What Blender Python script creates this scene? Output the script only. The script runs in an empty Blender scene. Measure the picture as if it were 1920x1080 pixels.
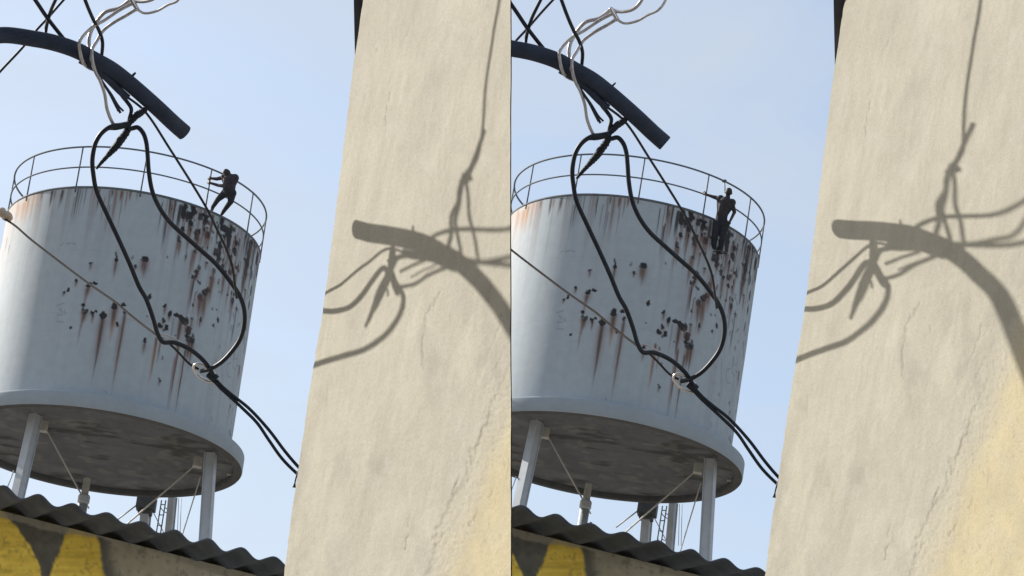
import bpy, bmesh, math, random
import numpy as np
from mathutils import Vector, Matrix

random.seed(7)
rng = np.random.RandomState(11)
SC = bpy.context.scene
COL = SC.collection
A = np.array

# ------------------------------------------------------------------ camera
FPX = 5500.0                      # focal length in pixels of a 1920 px wide picture
PITCH, ROLL = math.radians(19.987), math.radians(8.341)
EYE = A([0.0, 0.0, 1.6])
_F = A([0, math.cos(PITCH), math.sin(PITCH)])
_U0 = A([0, -math.sin(PITCH), math.cos(PITCH)])
_R0 = A([1.0, 0, 0])
CR = _R0 * math.cos(ROLL) + _U0 * math.sin(ROLL)
CU = -_R0 * math.sin(ROLL) + _U0 * math.cos(ROLL)
CF = _F
cam_data = bpy.data.cameras.new('camera')
cam = bpy.data.objects.new('camera', cam_data)
COL.objects.link(cam)
cam.matrix_world = Matrix(((CR[0], CU[0], -CF[0], EYE[0]), (CR[1], CU[1], -CF[1], EYE[1]),
                           (CR[2], CU[2], -CF[2], EYE[2]), (0, 0, 0, 1)))
cam_data.sensor_width = 36.0
cam_data.lens = 36.0 * FPX / 1920.0
cam_data.clip_start = 0.1
cam_data.clip_end = 5000.0
SC.camera = cam

# ------------------------------------------------------------------ sky, sun, exposure
SUN_AZ = math.radians(121.5)      # measured leftwards from the direction back to the camera
SUN_EL = math.radians(28.0)
S = A([-math.sin(SUN_AZ) * math.cos(SUN_EL), -math.cos(SUN_AZ) * math.cos(SUN_EL), math.sin(SUN_EL)])
world = bpy.data.worlds.new('World')
SC.world = world
world.use_nodes = True
wn = world.node_tree
wn.nodes.clear()
sky = wn.nodes.new('ShaderNodeTexSky')
sky.sky_type = 'NISHITA'
sky.sun_disc = False
sky.sun_elevation = SUN_EL
sky.sun_rotation = math.atan2(S[0], S[1])
sky.altitude = 0.0
sky.air_density = 1.0
sky.dust_density = 1.8
sky.ozone_density = 0.6
bg = wn.nodes.new('ShaderNodeBackground')
bg.inputs['Strength'].default_value = 0.105
wo = wn.nodes.new('ShaderNodeOutputWorld')
# thin even veil of high haze over the blue, with faint wisps
veil = wn.nodes.new('ShaderNodeMix'); veil.data_type = 'RGBA'
veil.inputs[7].default_value = (3.05, 3.36, 3.76, 1.0)
wtc = wn.nodes.new('ShaderNodeTexCoord')
wmp = wn.nodes.new('ShaderNodeMapping'); wmp.inputs['Scale'].default_value = (1.0, 1.0, 3.0)
wnz = wn.nodes.new('ShaderNodeTexNoise'); wnz.inputs['Scale'].default_value = 6.0; wnz.inputs['Detail'].default_value = 6; wnz.inputs['Distortion'].default_value = 0.8
wmr = wn.nodes.new('ShaderNodeMapRange')
wmr.inputs['From Min'].default_value = 0.3; wmr.inputs['From Max'].default_value = 0.7
wmr.inputs['To Min'].default_value = 0.28; wmr.inputs['To Max'].default_value = 0.78
wn.links.new(wtc.outputs['Generated'], wmp.inputs[0]); wn.links.new(wmp.outputs[0], wnz.inputs['Vector'])
wn.links.new(wnz.outputs[0], wmr.inputs[0]); wn.links.new(wmr.outputs[0], veil.inputs[0])
wn.links.new(sky.outputs[0], veil.inputs[6])
wn.links.new(veil.outputs[2], bg.inputs[0])
wn.links.new(bg.outputs[0], wo.inputs[0])

sun_data = bpy.data.lights.new('sun', 'SUN')
sun_data.energy = 4.3
sun_data.angle = math.radians(0.45)
sun_data.color = (1.0, 0.95, 0.87)
sun = bpy.data.objects.new('sun', sun_data)
COL.objects.link(sun)
sun.rotation_euler = Vector(S).to_track_quat('Z', 'Y').to_euler()
sun.location = (-20, 10, 30)

SC.view_settings.view_transform = 'Standard'
SC.view_settings.look = 'None'
SC.view_settings.exposure = 1.0
SC.view_settings.gamma = 1.0
SC.view_settings.use_curve_mapping = False

# ------------------------------------------------------------------ helpers
def ray(px, py):
    return CF + CR * (px - 960.0) / FPX - CU * (py - 540.0) / FPX

def at(px, py, d):
    """point at depth d along the camera axis, seen at pixel px, py of the photograph"""
    return EYE + ray(px, py) * d

def pix(P):
    q = A(P) - EYE
    d = q @ CF
    return A([960 + FPX * (q @ CR) / d, 540 - FPX * (q @ CU) / d]), d

def hit(px, py, P0, n):
    v = ray(px, py)
    return EYE + v * (((P0 - EYE) @ n) / (v @ n))

def tag(o, label=None, cat=None, group=None, kind=None):
    if label: o['label'] = label
    if cat: o['category'] = cat
    if group: o['group'] = group
    if kind: o['kind'] = kind
    return o

def thing(name, label, cat, loc=(0, 0, 0), group=None):
    o = bpy.data.objects.new(name, None)
    o.empty_display_size = 0.2
    COL.objects.link(o)
    o.location = loc
    return tag(o, label, cat, group)

def link(name, me, m=None, parent=None):
    o = bpy.data.objects.new(name, me)
    COL.objects.link(o)
    if m is not None and not me.materials: me.materials.append(m)
    if parent is not None: o.parent = parent
    return o

def child(name, me, m, parent):
    """mesh given in world coordinates, parented to an unrotated Empty"""
    o = link(name, me, m, parent)
    o.location = -parent.location
    return o

def mesh(name, V, Fc, smooth=False):
    me = bpy.data.meshes.new(name)
    me.from_pydata([tuple(map(float, v)) for v in V], [], [tuple(map(int, q)) for q in Fc])
    if smooth: me.polygons.foreach_set('use_smooth', [True] * len(me.polygons))
    me.update()
    return me

def box_vf(c, sx, sy, sz, M=None):
    V = [A([x * sx / 2, y * sy / 2, z * sz / 2]) for z in (-1, 1) for y in (-1, 1) for x in (-1, 1)]
    if M is not None: V = [M @ v for v in V]
    V = [A(c) + v for v in V]
    Fc = [(0, 2, 3, 1), (4, 5, 7, 6), (0, 1, 5, 4), (2, 6, 7, 3), (0, 4, 6, 2), (1, 3, 7, 5)]
    return V, Fc

def merge(*vfs):
    V, Fc = [], []
    for v, q in vfs:
        n = len(V); V += list(v); Fc += [tuple(i + n for i in p) for p in q]
    return V, Fc

def frame_from(d):
    d = d / np.linalg.norm(d)
    a = A([0, 0, 1.0]) if abs(d[2]) < 0.9 else A([1.0, 0, 0])
    x = np.cross(a, d); x /= np.linalg.norm(x)
    return x, np.cross(d, x), d

def beam_vf(P0, P1, w, t, up=None):
    """rectangular bar from P0 to P1"""
    d = A(P1) - A(P0); L = np.linalg.norm(d); d = d / L
    if up is None: x, y, _ = frame_from(d)
    else:
        x = np.cross(A(up), d); x /= np.linalg.norm(x); y = np.cross(d, x)
    M = np.stack([x, y, d], 1)
    return box_vf((A(P0) + A(P1)) / 2, w, t, L, M)

def catmull(P, n=8):
    P = A(P, float)
    if len(P) < 3:
        t = np.linspace(0, 1, n + 1)[:, None]
        return P[0] * (1 - t) + P[-1] * t
    Q = np.vstack([2 * P[0] - P[1], P, 2 * P[-1] - P[-2]])
    out = []
    for i in range(1, len(Q) - 2):
        p0, p1, p2, p3 = Q[i - 1:i + 3]
        # centripetal Catmull-Rom
        def tj(a, b, t): return t + max(1e-6, np.linalg.norm(b[:2] - a[:2]) ** 0.5)
        t0 = 0; t1 = tj(p0, p1, t0); t2 = tj(p1, p2, t1); t3 = tj(p2, p3, t2)
        for t in np.linspace(t1, t2, n, endpoint=False):
            a1 = (t1 - t) / (t1 - t0) * p0 + (t - t0) / (t1 - t0) * p1
            a2 = (t2 - t) / (t2 - t1) * p1 + (t - t1) / (t2 - t1) * p2
            a3 = (t3 - t) / (t3 - t2) * p2 + (t - t2) / (t3 - t2) * p3
            b1 = (t2 - t) / (t2 - t0) * a1 + (t - t0) / (t2 - t0) * a2
            b2 = (t3 - t) / (t3 - t1) * a2 + (t - t1) / (t3 - t1) * a3
            out.append((t2 - t) / (t2 - t1) * b1 + (t - t1) / (t2 - t1) * b2)
    out.append(P[-1])
    return A(out)

def tube_vf(P, rad, seg=10, round_end=False):
    P = A(P, float); n = len(P)
    rad = np.full(n, rad) if np.isscalar(rad) else A(rad, float)
    if round_end:                                     # dome on the last end
        d = P[-1] - P[-2]; d /= np.linalg.norm(d); R = rad[-1]
        ex = [P[-1] + d * R * math.sin(a) * 0.14 for a in (0.4, 0.8, 1.15, 1.45)]
        er = [R * (0.84 + 0.16 * math.cos(a)) for a in (0.4, 0.8, 1.15, 1.45)]
        P = np.vstack([P, ex]); rad = np.concatenate([rad, er]); n = len(P)
    T = np.gradient(P, axis=0); T /= np.linalg.norm(T, axis=1)[:, None] + 1e-12
    x, y, _ = frame_from(T[0]); V = []
    for i in range(n):
        x = x - T[i] * (x @ T[i]); x /= np.linalg.norm(x); y = np.cross(T[i], x)
        for k in range(seg):
            a = 2 * math.pi * k / seg
            V.append(P[i] + rad[i] * (x * math.cos(a) + y * math.sin(a)))
    Fc = []
    for i in range(n - 1):
        for k in range(seg):
            k2 = (k + 1) % seg
            Fc.append((i * seg + k, i * seg + k2, (i + 1) * seg + k2, (i + 1) * seg + k))
    Fc.append(tuple(reversed(range(seg)))); Fc.append(tuple(range((n - 1) * seg, n * seg)))
    return V, Fc

def torus_vf(R, r, z, n=96, seg=8, tz=1.0):
    V, Fc = [], []
    for i in range(n):
        a = 2 * math.pi * i / n
        for k in range(seg):
            b = 2 * math.pi * k / seg
            V.append(A([(R + r * math.cos(b)) * math.cos(a), (R + r * math.cos(b)) * math.sin(a), z + tz * r * math.sin(b)]))
    for i in range(n):
        for k in range(seg):
            i2, k2 = (i + 1) % n, (k + 1) % seg
            Fc.append((i * seg + k, i2 * seg + k, i2 * seg + k2, i * seg + k2))
    return V, Fc

# smooth value noise on numpy arrays
_G = rng.rand(64, 64)
def vnoise(x, y):
    xi = np.floor(x).astype(int); yi = np.floor(y).astype(int)
    fx = x - xi; fy = y - yi
    fx = fx * fx * (3 - 2 * fx); fy = fy * fy * (3 - 2 * fy)
    g = lambda a, b: _G[a % 64, b % 64]
    return (g(xi, yi) * (1 - fx) + g(xi + 1, yi) * fx) * (1 - fy) + (g(xi, yi + 1) * (1 - fx) + g(xi + 1, yi + 1) * fx) * fy

def fbm(x, y, o=5, gain=0.5):
    s = 0; a = 1; t = 0
    for k in range(o):
        s = s + a * vnoise(x * 2 ** k + 17.3 * k, y * 2 ** k + 5.1 * k); t += a; a *= gain
    return s / t

def sstep(a, b, x):
    t = np.clip((x - a) / (b - a), 0, 1)
    return t * t * (3 - 2 * t)

# ------------------------------------------------------------------ materials
def new_mat(name):
    m = bpy.data.materials.new(name); m.use_nodes = True
    nt = m.node_tree; nt.nodes.clear()
    out = nt.nodes.new('ShaderNodeOutputMaterial')
    b = nt.nodes.new('ShaderNodeBsdfPrincipled')
    nt.links.new(b.outputs[0], out.inputs[0])
    return m, nt, b

def plain(name, col, rough=0.6, var=0.15, scale=6.0, metal=0.0, bump=0.0, spec=0.5, stretch=(1, 1, 1)):
    m, nt, b = new_mat(name)
    tc = nt.nodes.new('ShaderNodeTexCoord'); mp = nt.nodes.new('ShaderNodeMapping')
    mp.inputs['Scale'].default_value = stretch
    nz = nt.nodes.new('ShaderNodeTexNoise'); nz.inputs['Scale'].default_value = scale
    nz.inputs['Detail'].default_value = 6; nz.inputs['Roughness'].default_value = 0.62
    rp = nt.nodes.new('ShaderNodeValToRGB')
    rp.color_ramp.elements[0].position = 0.3; rp.color_ramp.elements[1].position = 0.7
    rp.color_ramp.elements[0].color = (*[c * (1 - var) for c in col], 1)
    rp.color_ramp.elements[1].color = (*[min(1, c * (1 + var)) for c in col], 1)
    nt.links.new(tc.outputs['Object'], mp.inputs[0]); nt.links.new(mp.outputs[0], nz.inputs['Vector'])
    nt.links.new(nz.outputs[0], rp.inputs[0]); nt.links.new(rp.outputs[0], b.inputs['Base Color'])
    b.inputs['Roughness'].default_value = rough; b.inputs['Metallic'].default_value = metal
    b.inputs['Specular IOR Level'].default_value = spec
    if bump:
        bp = nt.nodes.new('ShaderNodeBump'); bp.inputs['Strength'].default_value = bump
        bp.inputs['Distance'].default_value = 0.01
        nt.links.new(nz.outputs[0], bp.inputs['Height']); nt.links.new(bp.outputs[0], b.inputs['Normal'])
    return m

def painted(name, rough=0.75, grain=0.08, scale=60.0, bump=0.15, dist=0.002, spec=0.3):
    """base colour from the 'paint' attribute of the mesh, with fine grain"""
    m, nt, b = new_mat(name)
    at_ = nt.nodes.new('ShaderNodeAttribute'); at_.attribute_name = 'paint'
    tc = nt.nodes.new('ShaderNodeTexCoord')
    nz = nt.nodes.new('ShaderNodeTexNoise'); nz.inputs['Scale'].default_value = scale
    nz.inputs['Detail'].default_value = 5
    mr = nt.nodes.new('ShaderNodeMapRange')
    mr.inputs['From Min'].default_value = 0.25; mr.inputs['From Max'].default_value = 0.75
    mr.inputs['To Min'].default_value = 1 - grain; mr.inputs['To Max'].default_value = 1 + grain
    mx = nt.nodes.new('ShaderNodeVectorMath'); mx.operation = 'SCALE'
    nt.links.new(tc.outputs['Object'], nz.inputs['Vector']); nt.links.new(nz.outputs[0], mr.inputs[0])
    nt.links.new(at_.outputs['Color'], mx.inputs[0]); nt.links.new(mr.outputs[0], mx.inputs['Scale'])
    nt.links.new(mx.outputs[0], b.inputs['Base Color'])
    b.inputs['Roughness'].default_value = rough; b.inputs['Specular IOR Level'].default_value = spec
    if bump:
        bp = nt.nodes.new('ShaderNodeBump'); bp.inputs['Strength'].default_value = bump
        bp.inputs['Distance'].default_value = dist
        nt.links.new(nz.outputs[0], bp.inputs['Height']); nt.links.new(bp.outputs[0], b.inputs['Normal'])
    return m

def set_paint(me, rgb):
    at_ = me.attributes.new('paint', 'FLOAT_COLOR', 'POINT')
    a = np.ones((len(me.vertices), 4), np.float32); a[:, :3] = rgb
    at_.data.foreach_set('color', a.ravel())

def grid_mesh(name, P, closed=False, smooth=True):
    """P: rows x cols x 3 array of points"""
    nr, nc = P.shape[:2]
    me = bpy.data.meshes.new(name)
    i = np.arange(nr - 1)[:, None]
    j = np.arange(nc if closed else nc - 1)[None]
    j2 = (j + 1) % nc
    q = np.stack([i * nc + j, i * nc + j2, (i + 1) * nc + j2, (i + 1) * nc + j], -1).reshape(-1, 4)
    me.vertices.add(nr * nc); me.vertices.foreach_set('co', P.reshape(-1).astype(np.float32))
    n = len(q)
    me.loops.add(n * 4); me.loops.foreach_set('vertex_index', q.reshape(-1).astype(np.int32))
    me.polygons.add(n)
    me.polygons.foreach_set('loop_start', np.arange(0, n * 4, 4, dtype=np.int32))
    me.polygons.foreach_set('loop_total', np.full(n, 4, dtype=np.int32))
    if smooth: me.polygons.foreach_set('use_smooth', np.ones(n, bool))
    me.update(calc_edges=True)
    return me

M_PLASTER = painted('plaster', rough=0.9, grain=0.09, scale=110, bump=0.35, dist=0.002, spec=0.15)
M_PLASTER_SIDE = plain('plaster_side', (0.45, 0.42, 0.35), 0.9, 0.1, 4)
M_TANK = painted('tank_paint', rough=0.8, grain=0.05, scale=5, bump=0.1, dist=0.01, spec=0.35)
M_UNDER = painted('tank_underside_concrete', rough=0.95, grain=0.12, scale=4, bump=0.4, dist=0.03, spec=0.1)
M_FACADE = painted('painted_facade', rough=0.85, grain=0.08, scale=25, bump=0.2, dist=0.003, spec=0.2)
M_GREY = plain('grey_steel_paint', (0.34, 0.37, 0.41), 0.55, 0.12, 3)
M_RAIL = plain('rail_steel', (0.085, 0.100, 0.120), 0.8, 0.2, 4)
M_LIP = plain('dark_lip', (0.045, 0.05, 0.055), 0.8, 0.3, 3)
M_PALEBOX = plain('pale_bracket', (0.34, 0.34, 0.32), 0.7, 0.15, 6)
M_ROD = plain('brace_rod', (0.27, 0.27, 0.265), 0.5, 0.15, 6)
M_ARM = plain('pipe_dark', (0.026, 0.036, 0.062), 0.75, 0.25, 14, bump=0.1, spec=0.25)
M_CABLE = plain('black_cable', (0.009, 0.014, 0.024), 0.5, 0.3, 20, spec=0.25)
M_THIN = plain('thin_cable', (0.03, 0.03, 0.034), 0.7, 0.3, 20, spec=0.2)
M_PALE_GLINT = plain('grey_wire', (0.36, 0.35, 0.37), 0.35, 0.25, 30, metal=0.3)  # grey wire, base colour lifted to carry the glints
M_TAPE = plain('tape_wrap', (0.014, 0.019, 0.030), 0.7, 0.4, 60, bump=0.8, spec=0.25)
M_TAN = plain('weathered_cable', (0.042, 0.037, 0.034), 0.95, 0.3, 20, spec=0.05)
M_RING = plain('steel_ring', (0.55, 0.53, 0.52), 0.22, 0.1, 20, metal=0.9)
M_BOARD = plain('dark_board', (0.030, 0.026, 0.034), 0.7, 0.3, 8)
M_SHEET = plain('fibre_cement_sheet', (0.085, 0.100, 0.130), 0.9, 0.3, 7, bump=0.3)
M_CERAMIC = plain('insulator_ceramic', (0.42, 0.33, 0.26), 0.5, 0.15, 20)
M_POLE = plain('pole_steel', (0.06, 0.065, 0.075), 0.6, 0.25, 5)
M_SKIN = plain('skin', (0.034, 0.021, 0.017), 0.55, 0.15, 20)
M_HAIR = plain('hair', (0.010, 0.009, 0.009), 0.7, 0.2, 60)
M_SHIRT_A = plain('purple_grey_shirt', (0.030, 0.026, 0.036), 0.9, 0.3, 12)
M_SHIRT_B = plain('charcoal_shirt', (0.022, 0.021, 0.027), 0.9, 0.35, 12)
M_TROUSER = plain('navy_trousers', (0.012, 0.016, 0.025), 0.9, 0.3, 12)
M_SHOE = plain('dark_shoe', (0.010, 0.010, 0.012), 0.7, 0.2, 20)
M_BOUNCE_GROUND = plain('pale_bounce_ground', (0.26, 0.25, 0.235), 0.95, 0.2, 3, bump=0.3)  # pale colour of the added ground sheet, chosen for its bounce
M_HOUSE = plain('house_render', (0.26, 0.245, 0.22), 0.9, 0.2, 1.5)
M_BOUNCE_WHITE = plain('bounce_whitewash', (0.74, 0.72, 0.68), 0.9, 0.06, 1.5)  # pale so that the added house behind the camera bounces sunlight
M_GLASS = plain('window_glass', (0.02, 0.022, 0.025), 0.1, 0.1, 2)
M_GROUND = plain('dusty_ground', (0.24, 0.21, 0.17), 0.95, 0.25, 0.4, bump=0.4)

# ------------------------------------------------------------------ ground
g = link('ground', mesh('ground', [(-900, -300, 0), (900, -300, 0), (900, 1500, 0), (-900, 1500, 0)], [(0, 1, 2, 3)]), M_GROUND)
tag(g, kind='structure')

# ------------------------------------------------------------------ plastered walls
WALL_N = A([-0.87, -0.493, 0.0]); WALL_N /= np.linalg.norm(WALL_N)
EDGE_Y = [-400, 0, 107, 370, 535, 600, 705, 940, 1080, 2400]
EDGE_X = [745, 681, 665, 632.5, 612.5, 602.5, 585, 550, 532.5, 357]
# the two walls are told apart by where they stand; offsets are how far apart the look-alike features sit
SETS = [dict(ox=0.0, oy=0.0, side='left', P0=at(957, 540, 9.4), xr=957.0, back=A([0.0, 0.26, 0])),
        dict(ox=900.0, oy=19.0, side='right', P0=at(1857, 560, 12.2), xr=2420.0, back=A([0.09, 0.26, 0]))]

CRACKS = [([(733, 150), (728, 190), (722, 235)], 2.0, .45), ([(775, 30), (762, 65), (752, 90)], 3, .25), ([(712, 60), (706, 95)], 4, .25),
          ([(815, 560), (800, 590), (792, 640), (793, 690)], 4.5, .5), ([(825, 548), (812, 575)], 3, .45), ([(845, 590), (846, 640)], 2, .45),
          ([(861, 895), (853, 910), (846, 925)], 2.5, .8), ([(767, 1000), (762, 1012), (758, 1030)], 3.5, .75), ([(770, 965), (764, 990)], 2.5, .4),
          ([(940, 590), (925, 640), (905, 690)], 2.5, .45), ([(925, 720), (928, 750)], 2, .4), ([(560, 1050), (556, 1078)], 3, .35),
          ([(620, 640), (618, 670)], 2, .35), ([(615, 720), (607, 790)], 3, .25), ([(832, 1000), (818, 1020), (808, 1055)], 4, .4),
          ([(905, 800), (890, 850), (880, 890)], 5, .35), ([(925, 915), (915, 935)], 2.5, .6), ([(895, 955), (885, 975), (878, 985)], 3.5, .6),
          ([(948, 650), (930, 690), (915, 735), (903, 790)], 3, .35), ([(955, 860), (950, 900)], 2, .4)]

def seg_dist(px, py, pts):
    d = np.full(px.shape, 1e9)
    for (x0, y0), (x1, y1) in zip(pts[:-1], pts[1:]):
        t = np.clip(((px - x0) * (x1 - x0) + (py - y0) * (y1 - y0)) / ((x1 - x0) ** 2 + (y1 - y0) ** 2), 0, 1)
        d = np.minimum(d, np.hypot(px - x0 - t * (x1 - x0), py - y0 - t * (y1 - y0)))
    return d

def build_wall(st, label):
    ys = np.concatenate([np.arange(-150, 1110, 2.0), np.linspace(1110, 3900, 60)])
    nc = 230 if st['xr'] < 1000 else 380
    u = np.linspace(0, 1, nc) if st['xr'] < 1000 else np.concatenate([np.linspace(0, .47, 300), np.linspace(.47, 1, 81)[1:]])
    X = np.zeros((len(ys), nc)); Y = np.zeros_like(X); P = np.zeros((len(ys), nc, 3))
    for i, y in enumerate(ys):
        x0 = np.interp(y, EDGE_Y, EDGE_X) + 3.2 * (fbm(A([3.3]), A([y / 26.0]), 5, .65)[0] - .5)
        x1 = st['xr'] - st['ox']
        X[i] = x0 + (x1 - x0) * u; Y[i] = y
    n = WALL_N
    v = CF + CR * ((X + st['ox'] - 960) / FPX)[..., None] - CU * ((Y + st['oy'] - 540) / FPX)[..., None]
    P = EYE + v * (((st['P0'] - EYE) @ n) / (v @ n))[..., None]
    # wear: old yellow paint low on the right, skim coat edge, damp streaks, cracks
    warp = 34 * (fbm(X / 55, Y / 90, 5) - .5) + 16 * (fbm(X / 14, Y / 16, 3) - .5)
    edge = np.interp(Y, [0, 450, 580, 700, 800, 870, 940, 1010, 1080, 1200], [1400, 1120, 1000, 945, 905, 872, 850, 822, 796, 760])
    crumb = 14 * (fbm(X / 6 + 90, Y / 9 + 12, 4) - .5)
    ye = (.72 * sstep(-2.5, 3.5, X + warp + crumb - edge) + .28 * sstep(-20, 70, X + warp - edge)) * (0.78 + .22 * sstep(.25, .6, fbm(X / 30, Y / 40, 4)))
    ye2 = sstep(0, 60, X + warp * 1.2 - edge - 8)
    skim = sstep(-3, 3, X + .8 * warp - (edge - 42 - 30 * (fbm(X / 60 + 9, Y / 60, 3) - .5)))
    big = fbm(X / 160 + 4, Y / 260 + 2, 4) - .5
    strk = fbm(X / 16 + Y / 90, Y / 150, 5) - .5
    diag = fbm((X + .35 * Y) / 22 + 31, (Y - .35 * X) / 120, 5) - .5
    fine = fbm(X / 5 + Y / 40, Y / 34 + 60, 4) - .5
    tone = 1 + .20 * big + .14 * strk + .16 * diag + .07 * fine
    # chalky lighter skim around the middle right, greyer trowel marks
    chalk = sstep(.5, .75, fbm(X / 90 + 13, Y / 140 + 7, 5)) * sstep(480, 700, Y)
    base = A([.362, .343, .284])
    col = base * tone[..., None]
    col = col * (1 - .22 * chalk[..., None]) + A([.34, .32, .275]) * .22 * chalk[..., None]
    smear = np.exp(-((X + warp - edge + 26) / 20.0) ** 2) * sstep(560, 700, Y) * .5 * (1 - sstep(930, 1010, Y))
    grey = smear + sstep(.52, .74, fbm(X / 40 + 50, Y / 80 + 20, 5)) * sstep(430, 760, Y + .4 * (X - 700))
    col = col * (1 - .32 * grey[..., None]) + A([.225, .212, .185]) * .32 * grey[..., None]
    blot = sstep(.56, .66, fbm(X / 48 + 120, Y / 70 + 33, 6, .6)) * .10 + sstep(.60, .68, fbm(X / 9 + Y / 60 + 14, Y / 190 + 77, 5, .6)) * .13
    col = col * (1 - blot[..., None]) + A([.255, .238, .195]) * blot[..., None]
    lite = sstep(.60, .70, fbm(X / 26 + 61, Y / 60 + 13, 6, .6)) * .22
    col = col * (1 - lite[..., None]) + A([.41, .395, .35]) * lite[..., None]
    ycol = A([.425, .372, .245]) * (1 + .12 * (fbm(X / 30 + 3, Y / 70, 5) - .5)[..., None] * 2)
    pale = A([.375, .350, .282])
    yc = pale * (1 - ye2[..., None]) + ycol * ye2[..., None]
    col = col * (1 - ye[..., None]) + yc * ye[..., None]
    disp = .0024 * (fbm(X / 70, Y / 110, 6) - .5) * 2 + .0009 * diag + .0010 * (fbm(X / 6, Y / 8, 3) - .5)
    near = np.exp(-((X + warp - edge - 22) / 34.0) ** 2)
    disp = disp + .0022 * near * (fbm(X / 4 + 8, Y / 6 + 3, 4) - .5) - .0016 * sstep(-3, 3, X + warp + crumb - edge) * sstep(640, 800, Y) + .0006 * skim * (1 - ye)
    wig = 7 * (fbm(X / 9 + 70, Y / 11 + 40, 3) - .5)
    for pts, w, k in CRACKS:
        c = (1 - sstep(w * .15, w * .8, seg_dist(X + wig, Y + wig, pts))) * sstep(.28, .62, fbm(X / 5, Y / 12, 3)) * 1.1
        c = np.clip(c, 0, 1) * k
        col = col * (1 - .75 * c[..., None]) + A([.16, .14, .12]) * (.75 * c[..., None])
        disp = disp - .0016 * c
    # pitting in the yellow area
    pit = sstep(.70, .80, fbm(X / 7 + 5, Y / 9 + 8, 3)) * sstep(-30, 30, X + warp - edge) * .35
    col = col * (1 - .35 * pit[..., None]); disp = disp - .001 * pit
    P = P + n * disp[..., None]
    me = grid_mesh('plaster_wall', P)
    set_paint(me, np.clip(col, .02, .95).reshape(-1, 3))
    nrm = st['side']
    root = thing('plaster_wall', label, 'wall', tuple(P[-1, 0] * A([1, 1, 0])))
    face = child('plaster_face', me, M_PLASTER, root)
    # body of the wall behind the plastered face
    Lf = [P[i, 0] for i in range(0, len(ys), 30)] + [P[-1, 0]]; Rt = [P[i, -1] for i in range(0, len(ys), 30)] + [P[-1, -1]]
    b = st['back']; k = len(Lf); e = -n * .004
    V = [q + e for q in Lf] + [q + e for q in Rt] + [q + b for q in Lf] + [q + b for q in Rt]
    Fc = []
    for i in range(k - 1):
        Fc += [(i, i + 1, 2 * k + i + 1, 2 * k + i), (k + i + 1, k + i, 3 * k + i, 3 * k + i + 1), (2 * k + i, 2 * k + i + 1, 3 * k + i + 1, 3 * k + i)]
    Fc += [(0, 2 * k, 3 * k, k)]
    child('masonry_body', mesh('masonry_body', V, Fc), M_PLASTER_SIDE, root)
    return root

# ------------------------------------------------------------------ cables and bent pipe in front of the walls
# each cable point is paired with the place where its shadow lies on the plaster: that tells how far it hangs from the wall
ARM_SH = [(957, 605), (918, 552), (890, 515), (858, 488), (832, 473), (803, 458), (775, 447), (730, 436), (690, 430), (667, 428)]

def pair_depth(st, p, q):
    o = A([st['ox'], st['oy']])
    a = ray(*(A(p) + o)); n1 = a / np.linalg.norm(a)
    Wp = hit(q[0] + o[0], q[1] + o[1], st['P0'], WALL_N) - EYE
    b = n1 @ S; k = ((Wp @ n1) * b - Wp @ S) / (1 - b * b)
    return float(((Wp + k * S) @ n1) * (n1 @ CF))

def depths(st, pts, pairs):
    """depth at every control point, interpolated along the cable between (control index, shadow point) pairs"""
    p = A(pts, float)
    s = np.concatenate([[0], np.cumsum(np.hypot(*np.diff(p, axis=0).T))])
    xs, ds = [], []
    for i, q in pairs:
        xs.append(s[i]); ds.append(pair_depth(st, p[i], q) if isinstance(q, tuple) else q)
    return list(np.interp(s, xs, ds))

def cable_pts(st, pts, depth, n=8):
    """depth: list of depths per control point"""
    pts = A(pts, float)
    q = np.column_stack([pts, depth])
    cv = catmull(q, n)
    return A([at(x + st['ox'], y + st['oy'], d) for x, y, d in cv])

ARM = [(-196, 250), (-178, 165), (-130, 103), (-62, 71), (0, 66), (65, 73), (104, 81), (145, 95), (180, 114), (210, 131), (238.5, 153), (288, 196), (326.5, 232), (346, 249)]

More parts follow.
